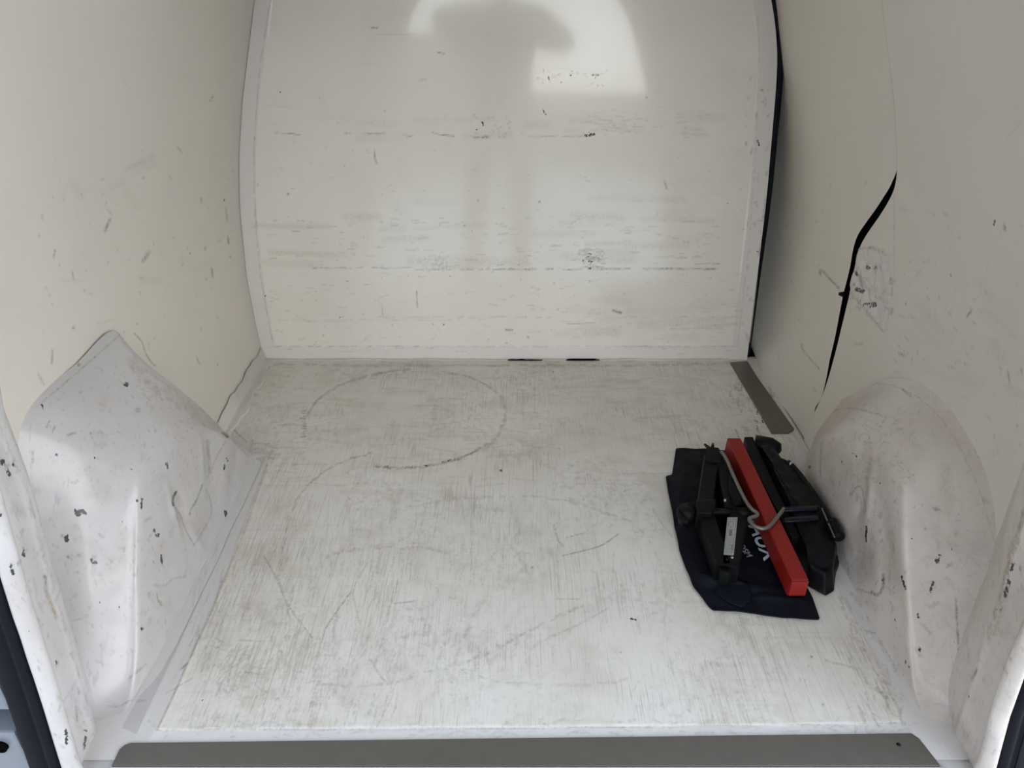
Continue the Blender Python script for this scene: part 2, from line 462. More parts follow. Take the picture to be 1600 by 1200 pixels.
bs += [([(915, 212), (928, 210)], 2.2, 1.0, 0), ((920, 206), 1.6, .7, 0), ([(753, 190), (755, 196)], 1.5, .8, 0), ((745, 202), 1.6, .7, 0), ((740, 180), 1.8, .6, 1), ([(848, 170), (853, 180)], 1.4, .8, 0), ([(857, 120), (858, 125)], 1.5, .9, 0),
       ((892, 118), 1.7, .9, 0), ((877, 128), 1.4, .8, 0), ([(925, 117), (937, 117)], 1.6, 1, 0), ((930, 122), 1.2, .8, 0), ((934, 134), 1.5, .6, 1), ((1010, 152), 1.8, .8, 1), ((438, 144), 1.4, 1, 0), ((499, 153), 1.3, .7, 1),
       ((601, 174), 1.4, .6, 1), ([(581, 43), (590, 43)], 1.4, .9, 1), ([(684, 82), (694, 84)], 1.2, .7, 1), ([(655, 125), (666, 125)], 1.1, .5, 1), ([(585, 236), (586, 248), (589, 256)], 1.1, .8, 1), ((450, 303), 2, .9, 1), ((403, 288), 1.5, .6, 1),
       ((538, 260), 1.4, .6, 1), ((747, 313), 1.5, .6, 1), ((843, 315), 1.8, .8, 1), ((430, 344), 1.8, .5, 1), ([(425, 404), (432, 404)], 1, .4, 1), ((414, 462), 1.8, 1, 0), ([(651, 455), (652, 480)], 1.1, .7, 1), ([(597, 480), (598, 492)], 1.1, .5, 1),
       ((1190, 140), 2, .9, 1), ((1192, 159), 2, .8, 1), ([(1184, 220), (1186, 227)], 1.6, 1, 0), ((1137, 318), 1.2, .7, 0), ((1157, 296), 1.4, .5, 1), ([(1038, 284), (1042, 294)], 1.4, .7, 1), ((1162, 358), 1.6, .5, 1),
       ((531, 496), 1.4, .8, 0), ((693, 507), 1.8, .9, 0), ((613, 508), 1.4, .8, 1), ([(790, 515), (800, 516)], 1.8, .7, 1), ((825, 527), 2, .8, 1), ([(958, 485), (970, 489)], 2, .8, 1), ((1044, 533), 1.4, .6, 1), ((763, 530), 1.3, .7, 1), ((505, 524), 1.6, .5, 1),
       ([(1192, 370), (1186, 400)], 2.2, .5, 1), ([(1197, 310), (1192, 345)], 2.0, .5, 1), ((1188, 345), 1.5, .8, 0), ((1183, 393), 1.8, .7, 0), ((1176, 470), 2, .6, 1)]
bs += hl(490, 640, 419, 1.3, .55) + hl(650, 765, 421, 1.1, .6) + hl(770, 905, 421, 1.5, .95) + hl(930, 985, 420, 1.3, .8) + hl(1004, 1122, 420, 1.6, .95, keep=.95, jit=.4) + hl(1085, 1124, 412, 1.1, .6) + hl(940, 1120, 402, 1, .35, keep=.4)
bs += hl(600, 1160, 496, 1.6, .28, keep=.5) + hl(1020, 1130, 513, 1.6, .32) + hl(430, 720, 500, 1.4, .2) + hl(880, 930, 505, 1.1, .5) + hl(860, 920, 515, 1.2, .35) + hl(480, 540, 503, 1.2, .3)
bs += hl(420, 1110, 542, 1.2, .30, keep=.5) + hl(440, 1160, 564, 2.0, .7, ch=2, keep=.75) + hl(510, 1100, 566, 1.4, .7, ch=1, keep=.5) + hl(510, 700, 561, 1.6, .6, ch=2) + hl(530, 560, 549, 1, .3)
bs += scatter(906, 388, 945, 421, 45, (.9, 1.8), (2, 12), 0, .15, .75, 1) + scatter(908, 392, 925, 421, 9, (1, 1.8), (2, 6), 0, .3, 1.0, 0) + scatter(655, 400, 700, 424, 30, (.8, 1.5), (2, 6), .8, .8, .4, 1)
bs += scatter(915, 172, 1000, 212, 50, (.8, 1.5), (3, 16), 0, .1, .3, 1) + scatter(1060, 172, 1110, 215, 30, (.8, 1.4), (3, 16), 0, .1, .25, 1) + scatter(735, 180, 800, 215, 30, (.8, 1.5), (1, 5), .6, .8, .4, 1) + scatter(840, 110, 950, 135, 28, (.8, 1.4), (1, 5), .6, .8, .6, 1)
bs += scatter(420, 340, 1130, 420, 190, (.6, 1.2), (1, 16), 0, .06, .40, 1) + scatter(420, 425, 1160, 555, 170, (.6, 1.2), (1, 14), 0, .1, .32, 1) + scatter(420, 180, 1180, 340, 110, (.6, 1.1), (1, 7), 0, .3, .3, 1) + scatter(440, 330, 1140, 545, 60, (.7, 1.2), (.5, 1.5), 0, 1, .8, 1)
bs += scatter(450, 300, 1130, 420, 26, (3, 8), (30, 120), 0, .03, .20, 2) + scatter(900, 470, 1160, 530, 16, (3, 8), (20, 90), 0, .05, .18, 1) + scatter(500, 180, 1120, 215, 16, (4, 8), (20, 60), 0, .05, .12, 2)
bs += scatter(1165, 120, 1200, 560, 40, (.8, 2), (2, 10), 1.5, .4, .5, 1)
seam = [(423, 0), (407, 100), (399, 200), (397, 260), (400, 350), (409, 440), (427, 541)]
bs += dashed(seam, 1.0, .5, 1, 80, .85, .3) + hl(427, 1150, 541, 1.0, .5, keep=.7, jit=.3) + dashed([(1183, 10), (1186, 100), (1180, 250), (1168, 400), (1152, 541)], 1.0, .35, 1, 80, .7, .3)
wall_front = struct(grid('wall_front', PB, M['bulkhead'], marks=paint(PB, bs), alpha=RIM), 'glossy cream sheet bulkhead with scuffed horizontal lines at the end of the bay')
# thickness edge of bulkhead right side
edge = np.zeros((2, mb, 3))
edge[0] = PB[-1]; edge[1] = PB[-1] + np.array([0.0, 0.016, 0])
grid('sheet_edge', edge, M['bulkhead'], wall_front)
# dark slots and old sealant where bulkhead meets floor
gap = wall_front
for (x0, x1) in ((793, 848), (885, 938)):
    a, b_ = onz(x0, 567, .004), onz(x1, 567, .004)
    th = .0018
    prism('open_joint', [(a[0], 2.024), (b_[0], 2.024), (b_[0] - .006, 2.0325), (a[0] + .008, 2.0325)], .0030, .0034 + th, M['dark'] if x0 != 1020 else M['jack_dark'], gap)
pts = [(x, BY0 - .004 + .0015 * sin(x * 40), 0.002 + .001 * sin(x * 23)) for x in np.linspace(-.735, .65, 160)]
tube('sealant_bead', pts, [.0035 + .0012 * sin(i * 1.7) * sin(i * .37) for i in range(160)], M['sealant'], wall_front, seg=8)

# ---- rear frame lines
def x_of_z(pxs, y):
    P_ = np.array([ony(a, b_, y) for a, b_ in pxs]); o_ = np.argsort(P_[:, 2]); return P_[o_, 2], P_[o_, 0]
LA = x_of_z([(0, 660), (40, 760), (75, 890), (110, 1010), (160, 1200)], .775)
LB = x_of_z([(0, 885), (25, 965), (55, 1055), (100, 1200)], .695)
RA = x_of_z([(1583, 860), (1561, 939), (1539, 1007), (1516, 1081), (1479, 1195)], .775)
RB = x_of_z([(1600, 1047), (1575, 1115), (1553, 1200)], .695)
def ext(tab, z, sgn):
    zt, xt = tab
    z = np.asarray(z, float)
    r = np.interp(z, zt, xt)
    hi = z > zt[-1]
    base = xt[-1]
    lean = np.interp(z, zl, xl) - np.interp(zt[-1], zl, xl)          # follow the wall's tumblehome above what was measured
    r = np.where(hi, base - sgn * 0 + (lean if sgn < 0 else -lean), r)
    return r
zp = np.linspace(-0.10, ROOF - .02, 260)
def pillar(side, TA, TB, name, wallf, marks):
    A_, B_ = ext(TA, zp, side), ext(TB, zp, side)
    W_ = wallf(zp)
    keys = []
    for j, z in enumerate(zp):
        a, b_, w = A_[j], B_[j], W_[j]
        wob = .0025 * sin(z * 31) + .0018 * sin(z * 71 + 1)
        s = side
        k = [(w, .93), (w - s * .012, .895), (a + (w - a) * .35, .84), (a + s * .006, .795), (a, .778), (a + s * .001, .765),
             (a + (b_ - a) * .35, .742), (a + (b_ - a) * .65 - s * .001, .722), (b_ - s * .014, .712), (b_ - s * .016 + wob * .6, .703), (b_ - s * .010 + wob * .5, .694), (b_ - s * .002, .690), (b_ + s * .003, .696), (b_ + s * .004, .715)]
        c = cr(np.array(k), 90)
        keys.append(np.column_stack([c, np.full(len(c), z)]))
    P_ = np.array(keys)
    # little wobble of hand-finished metal
    P_[..., 0] += .0014 * (vnoise(P_[..., 2] * 22, P_[..., 1] * 30, 3) - .5)
    return struct(grid(name, P_, M['metal_paint' if side < 0 else 'metal_dirty'], marks=paint(P_, marks), flip=(side > 0)), None)
lm = [((4, 722), 5, 1, 0), ([(8, 730), (14, 742)], 3, 1, 0), ((1, 805), 3, 1, 0), ([(22, 722), (21, 728)], 2, .9, 0), ([(17, 884), (20, 895)], 3, 1, 0), ([(39, 858), (36, 868)], 3, 1, 0), ([(33, 876), (28, 882)], 1.6, .8, 1),
      ([(36, 826), (33, 838)], 1.8, .8, 1), ([(70, 900), (72, 922)], 3.2, .9, 1), ([(72, 925), (88, 965)], 3.0, .75, 2), ([(103, 1140), (104, 1162)], 2.6, 1, 0), ((134, 1142), 2.3, 1, 0), ([(134, 1152), (131, 1170)], 2.0, .9, 0), ([(161, 1192), (163, 1200)], 2.2, 1, 0),
      ([(122, 1076), (124, 1083)], 2, .9, 1), ([(119, 1104), (121, 1125)], 2.2, .7, 1), ((44, 985), 1.8, 1, 0), ([(25, 790), (35, 800)], 7, .35, 1), ((22, 800), 6, .4, 2), ([(88, 1033), (88, 1040)], 1.3, .8, 0), ([(60, 940), (66, 958)], 1.5, .6, 1)]
lm += scatter(0, 660, 160, 1200, 300, (.8, 1.8), (2, 12), 1.4, .4, .6, 1) + scatter(0, 700, 150, 1200, 14, (4, 8), (5, 25), 1.3, .3, .25, 2)
lm += dashed([(0, 668), (40, 765), (75, 893), (110, 1010), (160, 1195)], 2.2, .6, 1, 60, .7, 2)
rm = [((1576, 908), 4, 1, 0), ([(1584, 880), (1580, 890)], 3, .9, 0), ([(1575, 915), (1570, 930)], 3.5, 1, 0), ((1565, 951), 2.5, 1, 0), ([(1526, 1046), (1519, 1061)], 2.4, 1, 1), ((1513, 1089), 1.8, 1, 0), ([(1593, 888), (1595, 895)], 1.8, .9, 1),
      ([(1577, 870), (1584, 845)], 4, .6, 2), ([(1572, 930), (1552, 990)], 5, .5, 2), ((1579, 1030), 3, .7, 1), ([(1569, 1040), (1573, 1050)], 1.8, .7, 1), ((1561, 1005), 2, .6, 1)]
rm += dashed([(1600, 800), (1583, 860), (1561, 939), (1545, 1000)], 3.2, .85, 2, 40, .9, 2.5) + dashed([(1600, 810), (1583, 868), (1561, 945)], 2, .9, 1, 40, .6, 3) + scatter(1480, 800, 1600, 1200, 180, (.8, 1.8), (2, 10), 1.9, .4, .5, 1)
WR = lambda z: -np.interp(z, zl, xl) - .003
trim_1 = pillar(-1, LA, LB, 'trim_1', wx, lm); trim_1['label'] = 'chipped white painted rear frame pillar on the left with a rolled edge'
trim_2 = pillar(1, RA, RB, 'trim_2', WR, rm); trim_2['label'] = 'chipped white painted rear frame pillar on the right with dirty inner seam'

# rubber door seals outside the pillars
def seal(side, TB, name, wid):
    b_ = ext(TB, zp, side)
    rows = []
    for j, z in enumerate(zp):
        x = b_[j]; s = side
        k = [(x + s * .002, .720), (x + s * .003, .703), (x + s * .008, .692), (x + s * .016, .689), (x + s * .022, .694), (x + s * .027, .692), (x + s * .036, .690), (x + s * wid, .694), (x + s * (wid + .004), .715)]
        c = cr(np.array(k), 40); rows.append(np.column_stack([c, np.full(len(c), z)]))
    return struct(grid(name, np.array(rows), M['seal'], flip=(side > 0)))
trim_3 = seal(-1, LB, 'trim_3', .050); trim_3['label'] = 'black rubber door seal running down the left rear opening'
trim_4 = seal(1, RB, 'trim_4', .11); trim_4['label'] = 'black rubber door seal running down the right rear opening'

# grey bodywork outside left seal, with latch hole
bw = struct(prism('trim_5', [(-.712, .700), (-.90, .700), (-.90, .80), (-.712, .80)], -.2, .115, M['bodywork'], bevel=.004), 'grey-blue painted bodywork beyond the left door seal')
hp = ony(2, 1166, .6985)
tube('bolt_hole', [(hp[0], .6995, hp[2]), (hp[0], .6945, hp[2])], .010, M['dark'], bw, seg=20)
bw2 = struct(prism('trim_6', [(-.700, .700), (-.90, .700), (-.90, .80), (-.700, .80)], .165, ROOF, M['bodywork'], bevel=.004), 'grey-blue painted door frame above the body gap at left')
# outer frame blocks light outside right seal
struct(prism('trim_7', [(.775, .700), (.95, .700), (.95, .80), (.775, .80)], -.2, ROOF, M['bodywork'], bevel=.004), 'grey-blue painted body frame beyond the right door seal')

# ---- right wall, rear lining with its free front edge
edge_px = [(1380, 0, .99), (1386, 60, .93), (1393, 130, 0), (1396, 200, 0), (1397, 245, 0), (1393, 290, 0), (1376, 325, 0), (1350, 362, 0), (1336, 390, 0), (1328, 430, 0), (1316, 485, 0), (1303, 545, 0), (1288, 605, 0), (1272, 645, 0)]
WRx = lambda z: -np.interp(z, zz, WLx) - .006
def on_right(px, py, off=0.0):
    x = .74
    for _ in range(12):
        p = onx(px, py, x); x = float(WRx(p[2])) + off
    return onx(px, py, x)
EP = np.array([on_right(a, b_) for a, b_, _ in edge_px])
oi = np.argsort(EP[:, 2]); es = cr(EP[oi], 200); ez, ey = np.maximum.accumulate(es[:, 2]), es[:, 1]
ey = np.convolve(np.pad(ey, 4, mode='edge'), np.ones(9) / 9, 'valid')
def yedge(z):
    z = np.asarray(z, float)
    r = np.interp(z, ez, ey)
    return np.where(z > ez[-1], ey[-1] + (z - ez[-1]) * 0.25, r)
def ridge_px(): return None
n = 330
PR = np.zeros((n, 300, 3))
for j, z in enumerate(zz):
    yb = float(yedge(z))
    yv = np.linspace(.86, yb, n)
    x = WRx(z) + .012 * sin(pi * min(1, z)) * np.sin(pi * (yv - .86) / (2.1 - .86))
    PR[:, j] = np.column_stack([x, yv, np.full(n, z)])
rs = [([(1340, 424), (1341, 429)], 2.4, 1, 0), ([(1356, 417), (1360, 419)], 2.2, 1, 0), ((1371, 418), 2.6, 1, 0), ([(1341, 452), (1351, 455)], 3.4, 1, 0), ([(1352, 475), (1372, 474)], 1.8, 1, 0), ((1336, 445), 2.4, .9, 1), ([(1345, 430), (1350, 450)], 3, .7, 1), ([(1362, 480), (1370, 478)], 1.8, .8, 0),
      ([(1558, 344), (1556, 351)], 2.0, 1, 0), ([(1573, 350), (1574, 357)], 1.8, .9, 1), ([(1520, 486), (1514, 494)], 1.8, .8, 1), ((1488, 430), 2.0, .8, 1), ((1418, 474), 1.8, .8, 1), ([(1397, 482), (1395, 490)], 2, .6, 1), ((1452, 450), 1.4, .5, 1),
      ([(1407, 552), (1416, 556)], 1.8, .9, 1), ([(1337, 538), (1350, 537)], 1.1, .7, 1), ([(1578, 580), (1581, 597)], 1.2, .7, 1), ((1592, 666), 2.4, 1, 1), ([(1575, 215), (1600, 190)], 1.4, .25, 1), ([(1485, 572), (1494, 575)], 1.8, .4, 1), ((1566, 575), 3, .4, 1), ((1305, 538), 1.6, .9, 0)]
rs += scatter(1400, 440, 1600, 800, 90, (1, 2), (2, 10), .8, .6, .45, 1) + scatter(1400, 300, 1600, 460, 30, (1, 1.8), (2, 8), .5, .8, .35, 1) + scatter(1330, 405, 1395, 490, 60, (.8, 1.8), (2, 8), 1, 1, .6, 1)
rs += scatter(1430, 450, 1600, 620, 12, (5, 10), (20, 60), .6, .3, .16, 1) + dashed([(1397, 250), (1400, 330), (1399, 410), (1394, 470), (1383, 515)], 1.1, .45, 1, 40, .8, .5)
rs += [([(1380, 0), (1388, 70), (1396, 150), (1397, 240)], 1.3, .35, 1), (curvepts([(1330, 455), (1352, 480), (1380, 514)], 10), 1.2, .5, 1), ([(1338, 400), (1345, 388), (1365, 388), (1388, 398)], 1.5, .45, 1)]
# pale tape patch stands a little off the lining; pressed ridge follows the edge above it
pxr, pyr = to_px(PR)
patch = np.vectorize(lambda a, b_: inside(a, b_, [(1337, 395), (1345, 388), (1366, 386), (1399, 396), (1399, 420), (1394, 470), (1384, 516), (1350, 480), (1328, 455), (1330, 430)]))
sub = (pxr > 1320) & (pxr < 1405) & (pyr > 380) & (pyr < 520)
mask = np.zeros(pxr.shape); mask[sub] = patch(pxr[sub], pyr[sub])
PR[..., 0] -= mask * .0022 + mask * .006 * (vnoise(PR[..., 1] * 60, PR[..., 2] * 60, 5) - .4)
rowsE = np.array([float(yedge(z)) for z in zz])
step = sstep(1388, 1394, pxr) * (pyr < 260)
wall_right = struct(grid('wall_right', PR, M['lining'], marks=paint(PR, rs), alpha=1 - .999 * np.clip(mask, 0, 1)), 'cream lining panel along the right side with a curved free front edge')
solidify(wall_right, .003, 1)

# ---- sliding side door lining (front part of the right side), runs on past the bulkhead edge
n = 260
PD = np.zeros((n, 300, 3))
for j, z in enumerate(zz):
    ye = float(yedge(z)); gapw = float(np.interp(z, [.07, .09, .12, .17, .22, .30, .39, .46, .54, .60, .66, .70, .73, .75], [.008, .016, .009, .019, .030, .034, .042, .038, .040, .037, .034, .026, .012, .004]))
    yv = np.linspace(ye + max(gapw, -.01) * 1.0, 2.42, n)
    base = WRx(z) + .003
    x = base + .012 * sin(pi * min(1, z)) * np.sin(pi * np.clip((yv - .86) / (2.1 - .86), 0, 1)) + .030 * sstep(1.85, 2.35, yv)
    x -= .016 * (1 - sstep(0, .10, z)) * sstep(1.6, 2.0, yv) 
    PD[:, j] = np.column_stack([x, yv, np.full(n, z)])
ds = [(curvepts([(1283, 430), (1281, 423), (1286, 424), (1298, 437), (1311, 450)], 14), 1.5, .9, 1), ((1280, 427), 2, .7, 1), ([(1312, 459), (1318, 462)], 2.4, 1, 0), (curvepts([(1252, 540), (1257, 551), (1268, 563), (1280, 577)], 12), 1.2, .75, 1), ((1253, 539), 2, .9, 1),
      ((1276, 345), 1.6, .7, 1), ((1353, 285), 1.6, .6, 1), ((1249, 500), 1.5, .6, 1), ([(1270, 605), (1275, 612)], 1.4, .5, 1)]
ds += scatter(1215, 200, 1390, 640, 60, (.8, 1.5), (1, 7), 1.5, .8, .4, 1)
door_1 = struct(grid('door_1', PD, M['lining'], marks=paint(PD, ds)), 'cream lining of the sliding side door beside the bulkhead')

# black rubber showing in the slot between lining and door
zs = np.linspace(.03, .745, 160)
strip = np.zeros((160, 10, 3))
for j, z in enumerate(zs):
    ye = float(yedge(z))
    for k in range(10):
        y = ye - .03 + k * .013
        strip[j, k] = (WRx(z) + .032 + .012 * sin(pi * z) + .0 * k, y, z)
gp = struct(grid('trim_8', strip, M['seal'], flip=True), 'black rubber seal showing in the curved slot ahead of the right lining')
kp = on_right(1313, 461, -.002)
tube('seal_nub', [(kp[0] + .012, kp[1] + .006, kp[2]), (kp[0], kp[1] + .006, kp[2])], [.006, .004], M['seal'], gp, seg=10)
# black rubber along the right edge of the bulkhead
pts = []
for j in range(0, mb, 4):
    z = zb[j]
    p = PB[-1, j]
    pts.append((p[0] + .0095, p[1] + .012, p[2]))
k = len(pts)
sb = tube('trim_9', pts, [float(np.interp(pts[i][2], [0, .22, .45, .7, 1.3], [.0015, .003, .007, .0105, .0115])) for i in range(k)], M['seal'], seg=12)
struct(sb, 'black rubber strip up the right edge of the bulkhead')

# ---- floor
nx, ny = 640, 600
fx0, fx1, fy0, fy1 = -.752, .735, .735, 2.045
FX, FY = np.meshgrid(np.linspace(fx0, fx1, nx), np.linspace(fy0, fy1, ny), indexing='ij')
# liner sheet outline
LL = np.array([onz(245, 1142), onz(275, 1077), onz(332, 951), onz(378, 830), onz(418, 722), onz(425, 712)])
RR = np.array([onz(1410, 1130), onz(1392, 1070), onz(1345, 985), onz(1300, 900), onz(1270, 830), onz(1238, 700)])
left_x = np.interp(FY, LL[:, 1], LL[:, 0]); left_x = np.where(FY > LL[-1, 1], -.742 + (LL[-1, 0] + .742) * (1 - sstep(LL[-1, 1] - .01, LL[-1, 1] + .13, FY)), left_x)
right_x = np.interp(FY, RR[:, 1], RR[:, 0]); right_x = np.where(FY > RR[-1, 1], .72, right_x)
rear_y = np.interp(FX, [LL[0, 0], RR[0, 0]], [LL[0, 1], RR[0, 1]])
jig = .004 * (vnoise(FX * 25, FY * 25, 9) - .5) + .006 * (vnoise(FX * 6, FY * 6, 4) - .5)
ins = np.minimum(np.minimum(FX - left_x, right_x - FX), (FY - rear_y)) + jig * .6
FZ = .0016 * sstep(-.0015, .002, ins) + .0006 * (vnoise(FX * 9, FY * 9, 2) - .5)
edge_l = np.exp(-(np.minimum(np.abs(FX - left_x), 1) / .012) ** 2) * (FY < 1.56)
edge_r = np.exp(-(np.minimum(np.abs(FX - right_x), 1) / .02) ** 2) * (FY < 1.60)
FZ += (edge_l * .0025 + edge_r * .003) * vnoise(FX * 45, FY * 18, 7)
PF = np.stack([FX, FY, FZ], -1)
fs = []
# tyre-like ring marks
fs += dashed([(480, 648), (500, 622), (540, 598), (600, 582), (640, 577)], 1.9, .75, 1, 40, .95, .6)
fs += dashed([(690, 580), (735, 590), (770, 608), (786, 625)], 1.6, .6, 1, 26, .95, .5) + dashed([(784, 620), (790, 640), (786, 665), (770, 690), (745, 703)], 3.0, .5, 1, 30, .8, 2)
fs += dashed([(745, 704), (715, 717), (670, 728), (625, 731), (588, 729)], 2.2, .95, 1, 44, .97, .7) + dashed([(715, 716), (670, 727), (640, 730)], 1.6, .7, 0, 26, .4, .8)
for y in range(642, 684, 4):
    fs.append(([(473 + random.uniform(-3, 2), y + random.uniform(-1, 1)), (479 + random.uniform(-3, 1), y)], random.uniform(.9, 1.8), random.uniform(.3, .9), 1))
fs += dashed([(582, 708), (545, 718), (505, 738), (478, 762), (462, 785), (452, 815), (444, 845), (440, 870), (432, 905)], 1.8, .6, 1, 70, .8, 1.2)
fs += dashed([(630, 792), (670, 787), (720, 779), (770, 777), (830, 776), (890, 783), (935, 797), (985, 815), (1015, 845), (1032, 885), (1040, 930), (1038, 975)], 1.8, .38, 1, 100, .7, 1.5)
fs += dashed([(540, 790), (600, 780), (680, 782)], 1.6, .35, 1, 30, .5, 3) + dashed([(500, 870), (560, 857), (640, 856), (700, 862)], 2.4, .4, 2, 40, .7, 2.5)
fs += dashed([(500, 1068), (560, 1072), (620, 1065), (662, 1050), (720, 1038), (780, 1012), (850, 975), (910, 945)], 2.6, .45, 1, 70, .7, 2) + dashed([(720, 1050), (780, 1064), (850, 1070), (920, 1070), (980, 1062)], 2.4, .32, 1, 50, .7, 2)
fs += dashed([(738, 790), (790, 800), (812, 825), (800, 850), (820, 890), (760, 930), (730, 985), (705, 1040)], 3.5, .33, 1, 60, .7, 3)
fs += [(curvepts([(412, 868), (432, 905), (450, 945), (487, 996)], 20), 1.1, .75, 1), (curvepts([(436, 905), (446, 940), (455, 975)], 12), 1.0, .6, 1), (curvepts([(549, 924), (530, 950), (510, 980), (503, 1003)], 14), 1.2, .75, 1), (curvepts([(574, 880), (562, 900), (552, 925), (562, 975)], 14), 1, .5, 1),
       (curvepts([(880, 868), (905, 862), (940, 852), (965, 835)], 14), 1.3, .65, 1), ([(865, 820), (872, 845), (880, 853)], 1.2, .65, 1), ([(885, 840), (912, 833)], 1.3, .5, 1), ([(871, 850), (872, 935)], 1.0, .4, 1), ([(869, 936), (905, 936)], 1.0, .5, 1), ([(736, 745), (737, 890)], 1.0, .4, 1),
       ((783, 735), 2.4, 1, 0), ([(986, 967), (994, 969)], 1.7, 1, 0), ((832, 887), 2.2, .8, 1), ((1268, 1027), 2.6, .9, 1), ((1263, 1040), 1.6, .6, 1), ((970, 1019), 1.6, .7, 1), ((1286, 1101), 1.8, .7, 1), ((546, 780), 1.5, .8, 1), ((317, 1094), 1.8, .9, 0), ((864, 581), 2, .7, 1), ([(617, 943), (650, 939)], 1.3, .6, 1),
       ([(283, 1046), (293, 1036)], 1.4, .9, 1), ([(260, 1083), (300, 1060)], 1.2, .4, 1), ([(1020, 795), (1030, 812), (1050, 838)], 1.3, .3, 1), ([(578, 1030), (597, 1060), (605, 1066)], 1.4, .5, 1), (curvepts([(850, 1000), (905, 975), (950, 950)], 9), 2, .3, 1)]
fs += scatter(340, 1010, 400, 1078, 45, (.8, 1.4), (8, 28), -1.15, .25, .5, 1) + scatter(335, 990, 410, 1080, 25, (.9, 1.5), (8, 24), .4, .4, .6, 1)
fs += scatter(300, 860, 620, 1130, 420, (.7, 1.2), (8, 50), -1.32, .14, .38, 1) + scatter(420, 780, 800, 1060, 380, (.7, 1.2), (6, 40), -1.5, .12, .30, 1) + scatter(600, 800, 1050, 1130, 260, (.7, 1.2), (6, 30), -1.6, .3, .22, 1)
fs += scatter(430, 780, 760, 1060, 90, (.7, 1.2), (4, 24), .2, .8, .25, 1)
fs += scatter(430, 570, 1180, 760, 260, (.8, 1.5), (5, 60), 0, .06, .25, 2) + scatter(430, 570, 1180, 780, 60, (2, 5), (15, 90), 0, .06, .22, 2)
fs += scatter(230, 1125, 1430, 1152, 200, (.9, 2.2), (3, 20), 0, .3, .35, 1) + scatter(1040, 1000, 1420, 1140, 70, (.8, 1.4), (3, 14), -1.7, .6, .3, 1)
fs += scatter(300, 850, 700, 1130, 60, (4, 12), (10, 50), -1.3, .4, .16, 2) + scatter(640, 780, 960, 1060, 30, (5, 12), (10, 50), -1, .8, .12, 1) + scatter(860, 660, 960, 740, 16, (5, 10), (20, 60), .1, .2, .16, 2)
fs += scatter(1140, 590, 1215, 680, 60, (1, 2.4), (2, 12), 1.0, .5, .7, 2) + scatter(1180, 640, 1205, 676, 16, (1, 2.2), (2, 7), 1, .4, 1, 0)
fs += [([(245, 1141), (700, 1139), (1100, 1135), (1410, 1130)], 1.2, .55, 1), ([(245, 1141), (275, 1077), (332, 951), (378, 840), (418, 725)], 1.4, .5, 2), ([(428, 698), (419, 716), (428, 716)], 2, .5, 2), ([(420, 573), (405, 598), (380, 640), (366, 672), (385, 690)], 1.8, .55, 2)]
fs += scatter(1325, 960, 1420, 1150, 90, (1, 2.2), (4, 18), 1.0, .4, .5, 2) + dashed([(1312, 930), (1335, 985), (1370, 1050), (1400, 1100), (1412, 1135)], 2.2, .6, 2, 50, .8, 3) + dashed([(1330, 925), (1370, 985), (1400, 1050)], 2.2, .55, 1, 40, .7, 2)
fs += [([(1290, 1032), (1340, 1045)], 1.6, .4, 2), ([(1370, 1076), (1385, 1090), (1388, 1105)], 3, .6, 1)] + dashed([(430, 569), (560, 571), (760, 571), (980, 571), (1140, 568)], 2.2, .55, 2, 90, .8, 1)
fs += [([(395, 690), (385, 720)], 3, .4, 2)] + scatter(395, 690, 430, 712, 16, (1, 1.6), (8, 20), .1, .2, .5, 2)
floor = struct(grid('floor', PF, M['floor'], marks=paint(PF, fs), alpha=.001 + .999 * sstep(-.003, .003, ins)), 'worn cream painted floor with faint dark ring marks and fine scratches')

# floor skirt under frame and behind
base = struct(prism('trim_10', [(-.80, .690), (.80, .690), (.80, 2.06), (-.80, 2.06)], -.10, -.003, M['metal_paint']), 'white painted body floor beneath the worn sheet')
# sealant cove at the foot of the left wall
rows = []
for y in np.linspace(1.50, 2.036, 90):
    w = .020 + .004 * sin(y * 37) + .003 * sin(y * 91)
    x0 = float(wx(.02)) + .001
    k = [(x0, w + .022), (x0 + .002, w + .008), (x0 + .007, .010), (x0 + .014, .0052), (x0 + w + .010, .0045), (x0 + w + .013, .0015)]
    rows.append([(p[0], y, p[1]) for p in cr(np.array(k), 16)])
baseboard_left = struct(grid('baseboard_left', np.array(rows), M['sealant'], flip=False), 'thick pale sealant cove where the left lining meets the floor')

# threshold plate at the rear
pp = [onz(*p, .004) for p in ((188, 1200), (205, 1163), (215, 1160), (1415, 1145.5), (1428, 1147), (1440, 1162), (1466, 1200))]
pp2 = [(p[0], p[1]) for p in pp]
pl = [(pp2[0][0] - .01, .716)] + pp2[1:-1] + [(pp2[-1][0] + .01, .716)]
pl = [(-.612, .7225), (-.612, .750)] + [(float(p[0]), float(p[1])) for p in (onz(195, 1164, .004), onz(204, 1161, .004), onz(1424, 1146, .004), onz(1436, 1154, .004))] + [(.655, .7225)]
tp = struct(prism('trim_11', pl, -.002, .0050, M['plate'], bevel=.0012, seg=2), 'dull taupe metal threshold plate across the rear edge of the floor')
for kx in (1404,):
    q = onz(kx, 1163, .0052); tube('rivet', [(q[0], q[1], .0045), (q[0], q[1], .0058)], [.004, .003], M['jack_dark'], tp, seg=12)
struct(prism('trim_12', [(-.62, .690), (.665, .690), (.665, .7215), (-.62, .7215)], -.09, .0035, M['plate_edge'], bevel=.001), 'pale edge strip just outside the threshold plate')

# metal strip on the floor by the side door
sp_ = [onz(1141, 566, .006), onz(1168, 564, .006), onz(1184, 590, .006), onz(1241, 670, .006), onz(1232, 676, .006), onz(1206, 676, .006)]
st = struct(prism('trim_13', [(float(p[0]), float(p[1])) for p in sp_], .0005, .0065, M['plate'], bevel=.001), 'dull taupe metal strip on the floor beside the sliding door')
